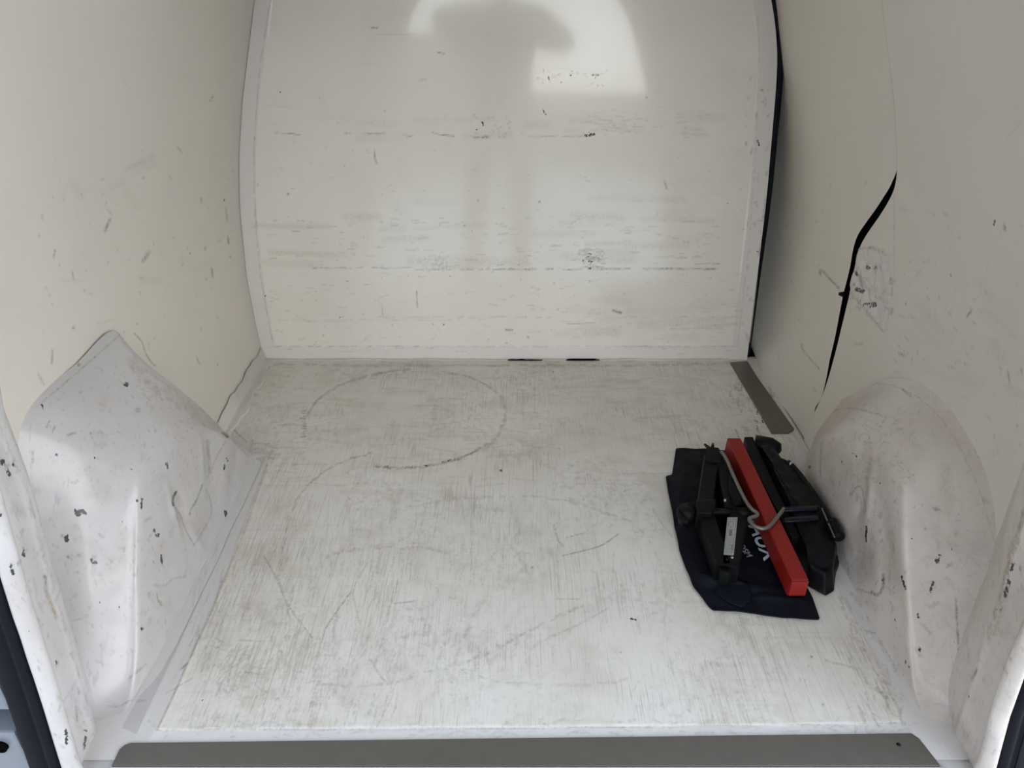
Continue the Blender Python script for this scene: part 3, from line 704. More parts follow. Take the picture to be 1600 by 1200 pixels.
# step edge between strip and door
struct(prism('trim_14', [(.716, 1.60), (.775, 1.60), (.775, 2.42), (.712, 2.42)], -.09, -.004, M['dark']), 'dark step well under the sliding door')

# ---- wheel arches
def arch(side, mat_key, name, W_, S_, T_, R_, B_, dent_fn, marks, label, xs):
    rings = []
    for (pts, x) in zip((W_, S_, T_, R_), xs[:4]):
        rings.append(np.column_stack([np.full(len(pts), x), np.array(pts)]))
    R_ = [(p[0], p[1] * .93) for p in R_]; T_ = [(p[0], p[1] * .975) for p in T_]; rings[2][:, 2] *= .975; rings[3][:, 2] *= .93
    Rm = np.array(R_); Bm = np.array(B_)
    for f, x in ((.12, xs[4]), (.40, xs[5]), (.72, xs[6]), (1.0, xs[7])):
        q = Rm * (1 - f) + Bm * f
        rings.append(np.column_stack([np.full(len(q), x), q]))
    q = Bm.copy(); c0 = q[:, 0].mean(); q[:, 0] = c0 + (q[:, 0] - c0) * 1.03; q[:, 1] = .001
    rings.append(np.column_stack([np.full(len(q), xs[8]), q]))
    G = np.array(rings)                      # rings x k x 3
    G = cr(G, 220)                            # across
    G = cr(np.swapaxes(G, 0, 1), 380)         # along
    G[..., 0] *= 1
    G[..., 2] = np.maximum(G[..., 2], -.02)
    if side > 0: G[..., 0] += .055 * sstep(1.36, 1.58, G[..., 1]) * np.clip((.7555 - G[..., 0]) / .08, 0, 1)
    px, py = to_px(G)
    # hammered, dented sheet: small inward displacement, along x mainly
    d = .004 * (vnoise(G[..., 1] * 11, G[..., 2] * 11 + G[..., 0] * 9, 21) - .5) + .0010 * (vnoise(G[..., 1] * 55, G[..., 2] * 55, 22) - .5)
    d = d + dent_fn(px, py)
    fall = sstep(0, .12, np.linspace(0, 1, 220))[None, :]
    inx = d * fall
    G[..., 0] += -side * inx * .8
    G[..., 1] -= inx * .4
    return struct(grid(name, G, M[mat_key], marks=paint(G, marks), flip=(side < 0)), label)

W1 = [(.735, -.004), (.815, .022), (.90, .20), (.955, .39), (1.015, .462), (1.17, .458), (1.318, .450), (1.365, .345), (1.50, .195), (1.645, -.01)]
S1 = [(.738, -.004), (.822, .022), (.91, .20), (.975, .37), (1.035, .432), (1.17, .428), (1.295, .405), (1.37, .33), (1.49, .18), (1.62, -.01)]
T1 = [(.745, -.004), (.832, .022), (.925, .20), (1.00, .355), (1.055, .398), (1.17, .395), (1.285, .355), (1.37, .29), (1.475, .165), (1.59, -.01)]
R1 = [(.765, -.004), (.862, .022), (.960, .18), (1.03, .305), (1.085, .35), (1.18, .352), (1.28, .30), (1.36, .23), (1.45, .13), (1.555, -.01)]
B1 = [(.790, 0), (.882, 0), (.966, 0), (1.0, 0), (1.08, 0), (1.18, 0), (1.29, 0), (1.38, 0), (1.46, 0), (1.53, 0)]
def g2(px, py, x, y, sx, sy, ang=0):
    c, s = cos(ang), sin(ang)
    u = (px - x) * c + (py - y) * s; v = -(px - x) * s + (py - y) * c
    return np.exp(-(u / sx) ** 2 - (v / sy) ** 2)
def dentL(px, py):
    d = -.012 * g2(px, py, 283, 795, 9, 26, -.25) + .006 * g2(px, py, 272, 800, 5, 30, -.25)
    d += -.008 * g2(px, py, 326, 715, 8, 30, -.05) + .005 * g2(px, py, 315, 715, 4, 30, -.05)
    d += -.006 * g2(px, py, 330, 790, 20, 45, .4) + .004 * g2(px, py, 305, 840, 8, 40, -.5)
    d += .004 * g2(px, py, 350, 740, 7, 60, .05) - .004 * g2(px, py, 368, 730, 6, 60, .1)
    return d
polyL = [(60, 640), (190, 540), (215, 590), (360, 665), (420, 715), (300, 900), (215, 1050), (140, 1080), (80, 900)]
al = [((197, 601), 4.2, 1.2, 0), ((215, 641), 4.5, .6, 1), ([(120, 803), (128, 799)], 4.2, 1.2, 0), ((134, 803), 3, 1.2, 0), ((118, 796), 2.0, 1, 0), ((104, 842), 4.4, 1.2, 0), ((97, 837), 2.2, .9, 1), ([(142, 874), (149, 872)], 1.9, 1.1, 0), ([(144, 880), (151, 878)], 1.9, 1.1, 0), ((88, 711), 3, .9, 0), ([(51, 706), (51, 722)], 1.8, 1, 1),
      ((214, 782), 2.2, 1.1, 0), ((222, 780), 2.2, 1.1, 0), ([(221, 785), (221, 794)], 1.7, 1.1, 0), ((246, 836), 3.8, 1.2, 0), ((241, 829), 2.4, 1, 0), ([(227, 814), (236, 808)], 2, .8, 1), ((355, 681), 3.2, 1.2, 0), ([(348, 677), (352, 679)], 1.8, 1.1, 0), ([(260, 724), (262, 731)], 2, 1.1, 0), ([(352, 799), (354, 808)], 2.4, 1.2, 0),
      ([(345, 832), (344, 840)], 2.4, .9, 0), ((222, 982), 3, 1, 0), ([(252, 868), (253, 880)], 2, 1.1, 0), ((354, 716), 1.4, 1.1, 0), ((356, 720), 1.4, 1.1, 0), ([(351, 727), (350, 733)], 1.6, 1.1, 0), ((325, 899), 1.4, 1, 0), ([(105, 680), (118, 676)], 1.8, .7, 1), ((142, 677), 1.8, .9, 1), ([(82, 675), (86, 667)], 1.3, .8, 1), ([(72, 668), (78, 658)], 1.3, .7, 1), ([(65, 632), (67, 637)], 1.5, .9, 0),
      (curvepts([(275, 768), (270, 780), (271, 789)], 8), 1.9, 1.3, 0), (curvepts([(272, 790), (280, 803), (284, 812), (292, 832), (304, 852)], 14), 1.2, .75, 1), (curvepts([(316, 757), (310, 775), (304, 787), (298, 796), (296, 806)], 12), 1.3, 1.0, 1), (curvepts([(305, 850), (318, 828), (330, 803), (328, 780), (322, 765)], 12), 1.2, .65, 1),
      (curvepts([(352, 690), (338, 715), (330, 735), (322, 748)], 12), 1.3, .55, 1), (curvepts([(324, 690), (326, 715), (328, 738)], 8), 3.2, .65, 1), ([(277, 775), (283, 788)], 4.5, .45, 2), (curvepts([(245, 925), (247, 938), (252, 945)], 7), 1.4, .9, 1), ((251, 942), 3.2, .7, 2), (curvepts([(240, 914), (258, 915), (270, 905), (290, 900)], 9), 1.6, .5, 1),
      (curvepts([(170, 1103), (185, 1104), (200, 1096), (206, 1094)], 9), 1.4, .6, 1), ([(202, 1060), (228, 1038)], 2, .6, 1), ([(106, 760), (108, 745)], 1.2, .4, 1), (curvepts([(365, 690), (380, 705), (388, 712)], 9), 2, .5, 2), ([(104, 869), (112, 873)], 2, .8, 1), ([(118, 871), (125, 868)], 2, .8, 1), ((121, 894), 2.2, .8, 1), ([(130, 848), (160, 858)], 9, .16, 1), ([(100, 868), (160, 870)], 12, .13, 1)]
al += scatter(60, 540, 400, 760, 300, (.7, 1.4), (1, 7), 2.2, .7, .42, 1, polyL) + scatter(200, 560, 390, 720, 160, (1, 2.4), (1, 7), .5, .4, .5, 2, [(190, 560), (380, 660), (360, 690), (300, 670), (190, 610)]) + scatter(80, 830, 260, 1040, 150, (.8, 1.8), (1, 8), 1.8, .7, .5, 1, polyL)
al += scatter(190, 680, 400, 960, 110, (.7, 1.3), (2, 12), 2.1, .5, .35, 1, polyL) + scatter(80, 540, 400, 960, 24, (5, 12), (5, 30), 2, .8, .22, 2, polyL) + scatter(60, 560, 400, 1000, 16, (.8, 1.3), (1, 3), 1.8, .5, 1.0, 0, polyL)
al += dashed([(57, 635), (100, 600), (150, 556), (190, 520)], 1.2, .8, 1, 40, .95, .4) + dashed([(190, 520), (205, 545), (218, 572)], 1.4, .45, 1, 20, .9, .8) + dashed([(218, 572), (260, 600), (300, 635), (345, 652)], 1.8, .45, 2, 40, .8, 2) + dashed([(50, 640), (46, 700), (50, 760)], 1.2, .5, 1, 20, .6, 1) + [((123, 570), 3, .8, 1)]
al += dashed([(200, 560), (235, 600), (280, 630), (320, 655), (350, 672)], 5, .45, 2, 40, .8, 6) + scatter(200, 590, 360, 680, 70, (.8, 1.6), (1, 5), .7, .6, .6, 1, [(190, 570), (260, 600), (370, 655), (350, 680), (240, 640)]) + scatter(85, 820, 200, 900, 40, (1, 2), (2, 8), .3, .8, .6, 1)
arch_left = arch(-1, 'metal_paint', 'trim_15', W1, S1, T1, R1, B1, dentL, al, 'dented white painted wheel arch with black chips on the left', [-.7575, -.725, -.690, -.650, -.636, -.633, -.632, -.626, -.600])

W2 = [(.730, -.004), (.800, .022), (.865, .20), (.935, .335), (1.03, .392), (1.17, .400), (1.32, .345), (1.45, .235), (1.56, .12), (1.635, -.01)]
S2 = [(.735, -.004), (.808, .022), (.875, .19), (.945, .32), (1.035, .372), (1.17, .378), (1.31, .328), (1.435, .222), (1.54, .115), (1.615, -.01)]
T2 = [(.745, -.004), (.832, .022), (.915, .18), (.985, .30), (1.06, .352), (1.17, .352), (1.30, .300), (1.41, .205), (1.52, .11), (1.60, -.01)]
R2 = [(.765, -.004), (.862, .022), (.962, .165), (1.03, .272), (1.08, .325), (1.18, .322), (1.28, .272), (1.38, .195), (1.47, .11), (1.56, -.01)]
B2 = [(.790, 0), (.882, 0), (.966, 0), (1.0, 0), (1.08, 0), (1.18, 0), (1.29, 0), (1.38, 0), (1.46, 0), (1.53, 0)]
def dentR(px, py):
    d = -.004 * g2(px, py, 1345, 795, 8, 30, .25) + .005 * g2(px, py, 1358, 780, 6, 50, .1)
    d += .006 * g2(px, py, 1253, 712, 4, 24, -.3) - .004 * g2(px, py, 1245, 715, 6, 22, -.3)
    d += -.007 * g2(px, py, 1340, 870, 20, 40, 0) + .004 * g2(px, py, 1370, 900, 10, 50, 0) - .004 * g2(px, py, 1385, 850, 8, 60, -.2)
    return d
polyR = [(1250, 680), (1300, 650), (1400, 650), (1480, 740), (1540, 880), (1540, 1000), (1480, 1100), (1410, 1080), (1330, 960), (1300, 800)]
ar = [((1265, 730), 2.6, 1.2, 0), ([(1354, 822), (1353, 846)], 1.7, 1.2, 0), ((1242, 698), 1.4, 1, 0), ((1237, 722), 3.2, .8, 1), ((1338, 713), 1.8, 1, 0), ((1462, 795), 3.6, .9, 1), ([(1458, 794), (1470, 797)], 2, .8, 1), ((1446, 826), 2.2, .8, 1), ((1375, 755), 1.6, 1, 0), ((1427, 742), 1.8, .8, 1),
      ((1437, 1015), 2.8, 1.2, 0), ((1420, 1041), 1.9, 1.1, 0), ([(1467, 868), (1465, 880)], 2.2, 1.1, 0), ([(1458, 910), (1453, 926)], 2.1, 1, 0), ([(1433, 958), (1435, 965)], 2, .9, 0), ([(1462, 877), (1469, 866)], 1.6, 1, 0), ((1464, 872), 2, 1, 0), ([(1409, 901), (1415, 920)], 2, .9, 0), ([(1480, 885), (1488, 880)], 2, .8, 1),
      (curvepts([(1494, 940), (1495, 970), (1497, 1000), (1498, 1035)], 14), 1.7, .95, 1), ((1494, 935), 2, .8, 1), ((1498, 1030), 2, .8, 1), (curvepts([(1380, 898), (1380, 915), (1372, 930), (1362, 925)], 9), 2.6, .9, 1), ((1379, 905), 3, 1, 0), (curvepts([(1340, 920), (1360, 927), (1372, 930)], 7), 1.4, .6, 1),
      (curvepts([(1330, 775), (1337, 762), (1346, 762), (1350, 780), (1353, 800)], 14), 1.3, .6, 1), (curvepts([(1284, 690), (1282, 720), (1282, 745)], 9), 1.4, .6, 1), (curvepts([(1325, 880), (1326, 910), (1327, 925)], 7), 1.4, .6, 1), ([(1440, 976), (1455, 990)], 3, .4, 1)]
ar += scatter(1270, 640, 1540, 1100, 220, (.7, 1.4), (1, 8), 1.9, .8, .38, 1, polyR) + scatter(1270, 640, 1540, 1050, 28, (6, 14), (5, 40), 1.6, .8, .20, 2, polyR) + scatter(1380, 780, 1500, 1050, 18, (.8, 1.3), (1, 4), 1.8, .5, 1.0, 0, polyR) + scatter(1280, 660, 1400, 780, 8, (.8, 1.3), (1, 3), 1.8, .5, 1, 0, polyR)
ar += dashed([(1295, 632), (1340, 608), (1380, 600), (1425, 615), (1465, 648), (1500, 700), (1530, 765), (1555, 850)], 1.3, .45, 1, 90, .8, .7) + dashed([(1292, 646), (1320, 638), (1350, 641), (1380, 650)], 1.3, .7, 1, 30, .8, .8) + [([(1410, 608), (1424, 620)], 1.6, .8, 1)]
ar += dashed([(1327, 925), (1350, 965), (1380, 1010), (1405, 1060)], 2.0, .5, 1, 40, .7, 2)
ar += scatter(1280, 660, 1500, 1000, 14, (8, 16), (10, 50), 1.7, .5, .30, 2, polyR) + scatter(1330, 760, 1400, 960, 60, (.8, 1.6), (3, 14), 1.6, .4, .5, 1, polyR) + scatter(1330, 640, 1420, 760, 60, (.8, 1.5), (2, 9), .4, .5, .5, 1, polyR)
arch_right = arch(1, 'metal_dirty', 'trim_16', W2, S2, T2, R2, B2, dentR, ar, 'dented white painted rounded wheel arch beside the tool kit', [.7555, .7440, .716, .686, .674, .672, .671, .666, .640])

# pocket behind the right lining so no daylight leaks in, and outer skins
def skin(side, name):
    z_ = np.linspace(-.12, ROOF, 30); P_ = np.zeros((2, 30, 3))
    for j, z in enumerate(z_):
        x = side * (abs(float(np.interp(z, zl, xl))) + .075)
        P_[0, j] = (x, .80, z); P_[1, j] = (x, 2.6, z)
    o = struct(grid(name, P_, M['dark'], flip=(side < 0)), None); solidify(o, .004, 0); return o
skin(-1, 'trim_17')['label'] = 'outer body side on the left'
skin(1, 'trim_18')['label'] = 'outer body side on the right'
struct(prism('trim_19', [(-.85, 2.43), (.85, 2.43), (.85, 2.46), (-.85, 2.46)], -.12, ROOF + .02, M['dark']), 'added dark block closing off the space behind the bulkhead')  # black block added so the gap beside the bulkhead stays dark
struct(prism('ceiling', [(-.66, .70), (.66, .70), (.66, 2.45), (-.66, 2.45)], ROOF - .03, ROOF + .02, M['lining']), 'cream van roof lining')
struct(prism('trim_20', [(-.85, .70), (.85, .70), (.85, .78), (-.85, .78)], ROOF - .06, ROOF + .04, M['bodywork']), 'rear header above the opening')

# ================================================================== THE TOOL KIT
def blob(name, outline, centre, zfun, mat, parent=None, rings=46, segs=200, thick=.002, smooth_pts=True, rim=1.0):
    """draped sheet over a star-shaped outline; zfun(x, y, f) height, f 0 centre .. 1 rim"""
    O = np.array([(p[0], p[1]) for p in outline], float)
    Oc = np.vstack([O, O[:1]])
    seg = np.sqrt(((Oc[1:] - Oc[:-1]) ** 2).sum(1)); cum = np.concatenate([[0], np.cumsum(seg)])
    t = np.linspace(0, cum[-1], segs, endpoint=False)
    E_ = np.column_stack([np.interp(t, cum, Oc[:, 0]), np.interp(t, cum, Oc[:, 1])])
    if smooth_pts:
        E_ = (np.roll(E_, 1, 0) + 2 * E_ + np.roll(E_, -1, 0)) / 4
    c = np.array(centre[:2])
    P_ = np.zeros((rings, segs + 1, 3))
    fr = np.linspace(0.0, 1, rings) ** .85
    for i, f in enumerate(fr):
        q = c + (E_ - c) * f
        q = np.vstack([q, q[:1]])
        P_[i, :, :2] = q
        P_[i, :, 2] = zfun(q[:, 0], q[:, 1], f)
    o = grid(name, P_, mat, parent, flip=False)
    me = o.data
    bm = bmesh.new(); bm.from_mesh(me)
    bmesh.ops.remove_doubles(bm, verts=bm.verts, dist=1e-5)
    bmesh.ops.recalc_face_normals(bm, faces=bm.faces)
    if sum(f.normal.z for f in bm.faces) < 0: bmesh.ops.reverse_faces(bm, faces=bm.faces)
    bm.to_mesh(me); bm.free()
    me.polygons.foreach_set('use_smooth', [True] * len(me.polygons))
    solidify(o, thick, 1 if False else -1)
    return o

Z0 = .0035
bag_root = empty('tool_bag', (.46, 1.27, 0)); tag(bag_root, 'flattened navy black nylon tool bag with white lettering lying under the jack', 'bag')
bag_px = [(1056, 702), (1095, 703), (1132, 704), (1165, 745), (1205, 830), (1252, 905), (1270, 938), (1281, 970), (1245, 968), (1200, 963), (1155, 958), (1113, 955), (1098, 936), (1083, 918), (1072, 890), (1062, 862), (1055, 830), (1050, 800), (1044, 770), (1040, 745), (1050, 742)]
bag_out = [onz(a, b_, Z0 + .002) for a, b_ in bag_px]
bc = onz(1150, 850, .01)
def bagz(x, y, f):
    fold = .007 * (vnoise(x * 22 + y * 9, y * 12 - x * 5, 31)) + .003 * vnoise(x * 60, y * 60, 32)
    r = 1 - sstep(.80, 1.0, np.full_like(x, f))
    p1 = onz(1140, 915, .01); p2 = onz(1172, 925, .01)
    # the flap crease near the front hem
    ax, ay = p1[0], p1[1]
    band = np.exp(-(((y - ay) + .25 * (x - ax)) / .012) ** 2) * sstep(-.11, -.05, x - ax) * (1 - sstep(.0, .12, x - ax))
    band2 = np.exp(-(((x - p2[0]) * 1.0 + (y - p2[1]) * .15) / .010) ** 2) * np.exp(-((y - p2[1]) / .05) ** 2)
    band3 = np.exp(-(((y - 1.06) + .13 * (x - .48)) / .007) ** 2) * sstep(.40, .44, x) 
    return Z0 + .003 + r * (.003 + .8 * fold + .012 * band - .006 * band2) + .004 * band3 * r + .0045 * (1 - r) * vnoise(x * 40, y * 40, 34)
bag = blob('bag_body', bag_out, bc, bagz, M['navy'], bag_root, rings=70, segs=320, thick=.002)
# fold flap with a crisp pale edge
fl = [onz(*p, .018) for p in ((1133, 903), (1137, 905), (1150, 912), (1162, 914), (1172, 917), (1173, 937), (1160, 947), (1140, 940), (1118, 925), (1125, 912))]
flp = prism('pocket_flap', [(p[0], p[1]) for p in fl], [.012] * 10, [.026, .026, .024, .024, .023, .019, .016, .016, .018, .022], M['navy'], bag_root, bevel=.0025, seg=3, smooth=True)
# lettering
def text(name, s, px0, px1, z, size, mat, parent, up_hint, bold=.0, wid=1.0, spacing=1.0):
    a, b_ = Vector(onz(*px0, z)), Vector(onz(*px1, z))
    ex = (b_ - a).normalized(); ez = Vector((0, 0, 1)); ey = ez.cross(ex)
    cu = bpy.data.curves.new(name, 'FONT'); cu.body = s; cu.size = size; cu.extrude = .0004; cu.offset = bold; cu.space_character = spacing
    o = bpy.data.objects.new(name, cu); C.objects.link(o)
    cu.materials.append(mat)
    mw = Matrix((( ex.x, ey.x, ez.x, a.x), (ex.y, ey.y, ez.y, a.y), (ex.z, ey.z, ez.z, a.z), (0, 0, 0, 1)))
    mw = mw @ Matrix.Diagonal((wid, 1, 1, 1))
    bpy.context.view_layer.update()
    me = bpy.data.meshes.new_from_object(o.evaluated_get(bpy.context.evaluated_depsgraph_get()))
    bpy.data.objects.remove(o); bpy.data.curves.remove(cu)
    me.transform(mw)
    me.materials.clear()
    return link(name, me, mat, parent, smooth=False)
text('lettering', 'VAUX', (1162, 806), (1190, 867), .0245, .051, M['letters'], bag_root, None, .0006, 1.0)
text('small_lettering', 'OSM', (1152, 851), (1167, 870), .0235, .019, M['letters_dim'], bag_root, None, .0002)

# ---- red box
def V3(p): return Vector((float(p[0]), float(p[1]), float(p[2])))
ZB = .030; HB = .041
rn = [onz(1229.5, 931, ZB), onz(1257, 930, ZB), onz(1172 - 6, 705 - 4, ZB), onz(1131, 706, ZB)]
nl = V3(onz(1229, 931, ZB)); fl_ = V3(onz(1131, 706, ZB))
axis = (fl_ - nl); Lb = axis.length; ax = axis.normalized(); side_ = Vector((ax.y, -ax.x, 0)).normalized()
if side_.x < 0: side_ = -side_
wb = .036
red_root = empty('warning_triangle_case', (nl.x, nl.y, 0))
tag(red_root, 'long narrow red plastic warning triangle case lying across the black bags', 'case')
bm = bmesh.new()
def rv(s, w, h): return bm.verts.new(nl + ax * s + side_ * w + Vector((0, 0, h)))
secs = []
for s, ins, hh in ((0, .0015, .0), (.003, 0, 0), (Lb - .003, 0, 0), (Lb, .0015, 0)):
    secs.append([rv(s, ins, ins), rv(s, wb - ins, ins), rv(s, wb - ins - .002, HB - ins), rv(s, ins + .002, HB - ins)])
for a, b_ in zip(secs[:-1], secs[1:]):
    for j in range(4): bm.faces.new((a[j], a[(j + 1) % 4], b_[(j + 1) % 4], b_[j]))
bm.faces.new(secs[0][::-1]); bm.faces.new(secs[-1])
bmesh.ops.recalc_face_normals(bm, faces=bm.faces)
bmesh.ops.bevel(bm, geom=[e for e in bm.edges if e.calc_length() > .02], offset=.0014, segments=3, affect='EDGES')
me = bpy.data.meshes.new('case_body'); bm.to_mesh(me); bm.free()
link('case_body', me, M['red'], red_root, smooth=False)
# end cap lip: thin separate moulding on the near end
cm = Matrix(((side_.x, ax.x, 0), (side_.y, ax.y, 0), (0, 0, 1))).to_4x4()
box('end_cap', nl + ax * -.0012 + side_ * (wb / 2) + Vector((0, 0, HB / 2)), (wb - .004, .003, HB - .004), M['red'], red_root, rot=cm, bevel=.001)

# ---- scissor jack
jack = empty('scissor_jack', (.45, 1.35, 0)); tag(jack, 'black steel scissor jack with silver label lying folded on the bag', 'jack')
def channel(name, a, b_, wa, wb_, zb0, zt, parent=jack, mat=None, flange=.003):
    """pressed steel arm: flat web with two turned-down flanges, between px points a, b_ at height zt"""
    A_, B_ = V3(onz(*a, zt)), V3(onz(*b_, zt))
    d = (B_ - A_).normalized(); s = Vector((d.y, -d.x, 0))
    bm = bmesh.new()
    prof = lambda w: [(-w / 2, zb0 - zt), (-w / 2, -.003), (-w / 2 + .003, 0), (w / 2 - .003, 0), (w / 2, -.003), (w / 2, zb0 - zt)]
    ra = [bm.verts.new(A_ + s * u + Vector((0, 0, v))) for u, v in prof(wa)]
    rb = [bm.verts.new(B_ + s * u + Vector((0, 0, v))) for u, v in prof(wb_)]
    k = len(ra)
    for j in range(k): bm.faces.new((ra[j], ra[(j + 1) % k], rb[(j + 1) % k], rb[j]))
    bm.faces.new(ra[::-1]); bm.faces.new(rb)
    bmesh.ops.recalc_face_normals(bm, faces=bm.faces)
    me = bpy.data.meshes.new(name); bm.to_mesh(me); bm.free()
    return link(name, me, mat or M['jack'], parent, smooth=False)
channel('arm', (1112, 712), (1100, 797), .034, .032, .027, .074)
channel('arm', (1106, 808), (1131, 880), .032, .030, .027, .066)
channel('arm', (1128, 712), (1152, 792), .030, .050, .027, .072)
ra_ = channel('arm', (1156, 800), (1141, 884), .040, .034, .027, .066)
# head saddle and foot
sd = [onz(*p, .078) for p in ((1107, 699), (1123, 700), (1130, 714), (1126, 722), (1104, 720), (1104, 708))]
prism('saddle', [(p[0], p[1]) for p in sd], .027, .080, M['jack'], jack, bevel=.003)
ft = [onz(*p, .060) for p in ((1122, 874), (1149, 872), (1151, 888), (1140, 896), (1126, 893))]
prism('foot', [(p[0], p[1]) for p in ft], .026, .060, M['jack'], jack, bevel=.004)
ft2 = [onz(*p, .060) for p in ((1126, 884), (1144, 883), (1144, 888), (1128, 890))]
prism('foot_slot', [(p[0], p[1]) for p in ft2], .058, .0612, M['dark'], jack, bevel=.0004)
# claw on top of the saddle
for a, b_ in (((1110, 702), (1101, 694)), ((1113, 702), (1114, 693))):
    tube('claw', [onz(*a, .074), onz((a[0] + b_[0]) / 2, (a[1] + b_[1]) / 2, .079), onz(*b_, .080)], [.005, .004, .0028], M['jack_dark'], jack, seg=8)
# pivots, trunnions and threaded spindle
tube('spindle', [onz(1072, 800, .060), onz(1100, 799, .060), onz(1130, 799, .060), onz(1164, 801, .060)], .0065, M['jack_dark'], jack, seg=14)
thr = []
A_, B_ = V3(onz(1080, 800, .060)), V3(onz(1160, 801, .060)); dd = (B_ - A_); s1 = dd.normalized(); s2 = Vector((0, 0, 1)); s3 = s1.cross(s2)
for i in range(520):
    t = i / 519; a = t * 26 * 2 * pi
    thr.append(A_ + dd * t + (s2 * cos(a) + s3 * sin(a)) * .0068)
tube('screw_thread', thr, .0012, M['jack_dark'], jack, seg=5)
for c, rr in (((1074, 800), .016), ((1162, 801), .014)):
    p = V3(onz(*c, .062)); tube('trunnion', [p + Vector((0, 0, -.028)), p + Vector((0, 0, .010))], rr, M['jack'], jack, seg=24)
# curved loop by the left pivot
lp = [onz(*p, .064) for p in curvepts([(1097, 790), (1080, 789), (1067, 791), (1061, 799), (1065, 810), (1075, 816)], 20)]
tube('crank_eye', lp, .0055, M['jack'], jack, seg=10)
cp = [onz(*p, .072) for p in ((1086, 786), (1117, 782), (1119, 790), (1112, 806), (1088, 803))]
prism('pivot_bracket', [(p[0], p[1]) for p in cp], .024, .079, M['jack'], jack, bevel=.004)
for (a, b_) in (((1133, 781), .0765), ((1144, 871), .0665), ((1121, 712), .081), ((1136, 874), .0665)):
    p = V3(onz(*a, b_)); tube('rivet', [p + Vector((0, 0, -.004)), p + Vector((0, 0, .0012))], [.0035, .0024], M['chrome'] if a in ((1133, 781), (1144, 871)) else M['jack'], jack, seg=12)
gh = [onz(*p, .088) for p in ((1140, 739), (1149, 738), (1154, 752), (1160, 778), (1148, 782), (1138, 760))]
prism('gear_housing', [(p[0], p[1]) for p in gh], .030, .079, M['jack'], jack, bevel=.004)
# label plate
LQ = [V3(onz(*p, .0672)) for p in ((1136.7, 808.5), (1152.5, 808.5), (1146.5, 867), (1130.8, 866))]
lab = prism('label_plate', [(p.x, p.y) for p in LQ], .0660, .0674, M['label'], ra_, smooth=False)
def lq(u, v, z=.0676):
    p = LQ[0] * (1 - u) * (1 - v) + LQ[1] * u * (1 - v) + LQ[2] * u * v + LQ[3] * (1 - u) * v
    return Vector((p.x, p.y, z))
def ring(u, v, ru, rv_, w, name='label_print'):
    return [lq(u + ru * cos(t), v + rv_ * sin(t)) for t in np.linspace(0, 2 * pi, 24)]
bm = bmesh.new()
def quad(u0, v0, u1, v1):
    vs = [bm.verts.new(lq(a, b_)) for a, b_ in ((u0, v0), (u1, v0), (u1, v1), (u0, v1))]
    bm.faces.new(vs)
for u in (.12, .88): quad(u - .02, .05, u + .02, .95)
quad(.12, .045, .88, .055); quad(.12, .945, .88, .955); quad(.2, .33, .8, .345)
random.seed(3)
for row, u in enumerate((.30, .45, .62, .76)):
    v = .56
    while v < .93:
        L = random.uniform(.012, .05)
        quad(u - .025, v, u + .025, v + L); v += L + random.uniform(.01, .03)
for k_ in range(24):
    a0, a1 = 2 * pi * k_ / 24, 2 * pi * (k_ + 1) / 24
    vs = [bm.verts.new(lq(.42 + r * .26 * cos(a), .19 + r * .09 * sin(a))) for a, r in ((a0, 1), (a1, 1), (a1, .82), (a0, .82))]
    bm.faces.new(vs)
quad(.70, .74, .80, .89); quad(.3, .36, .62, .52)
bmesh.ops.recalc_face_normals(bm, faces=bm.faces)
me = bpy.data.meshes.new('label_print'); bm.to_mesh(me); bm.free()
lpn = link('label_print', me, M['label_ink'], ra_, smooth=False)

# ---- bent grey crank handle hooked over the red case
ZR = ZB + HB + .0055
hp = [(1127, 706, .086), (1131, 711, .086), (1137, 722, .085), (1144, 739, .083), (1156, 765, .080), (1166, 784, .078), (1175, 796, .077), (1181, 800, .077), (1183.5, 804, .077), (1180, 807, .077), (1174, 808.5, .077), (1171, 811, .077), (1172, 815, .077), (1179, 822, .077), (1188, 825.5, ZR), (1196, 825.5, ZR), (1204, 821, ZR), (1211, 813, ZR), (1218, 804, ZR), (1225, 795, ZR)]
pts3 = cr(np.array([onz(a, b_, z) for a, b_, z in hp]), 110)
hr = tube('jack_handle', pts3, .0041, M['rod'], seg=14)
tag(hr, 'bent grey steel rod hooked over the red triangle case', 'handle')

# ---- folded black tool roll on the right
roll = empty('tool_roll', (.60, 1.32, 0)); tag(roll, 'bulky black folded tool pouch with glossy straps between red case and right wheel arch', 'pouch')
def oz(px, py, z): p = onz(px, py, z); return (p[0], p[1])
ro = [oz(1180, 692, .06), oz(1196, 694, .06), oz(1208, 699, .06), oz(1213, 714, .055), oz(1226, 719, .055), oz(1241, 729, .055), oz(1255, 748, .05), oz(1266, 772, .05), oz(1279, 795, .045), oz(1285, 820, .035), oz(1290, 842, .03), oz(1302, 858, .025), oz(1311, 882, .02),
      oz(1307, 892, .01), oz(1304, 910, .006), oz(1303, 924, .004), oz(1290, 932, .004), oz(1262, 917, .004), oz(1252, 890, .004), oz(1224, 830, .004), oz(1198, 770, .004), oz(1186, 720, .004)]
rc = onz(1243, 810, .05)
def rollz(x, y, f):
    f_ = np.full_like(x, f)
    top = .064 - .036 * (1 - sstep(1.06, 1.28, y))
    h = top * (1 - sstep(.84, 1.0, f_) ** 1.4)
    wr = .009 * vnoise(x * 26 + y * 6, y * 11, 41) + .005 * vnoise(x * 60, y * 45, 42) + .010 * np.abs(np.sin((y + x * .35) * 38)) * (1 - sstep(1.12, 1.24, y))
    return Z0 + .0025 + h + wr * (1 - sstep(.85, 1, f_))
blob('pouch_body', ro, rc, rollz, M['black_cloth'], roll, rings=60, segs=260, thick=.002)
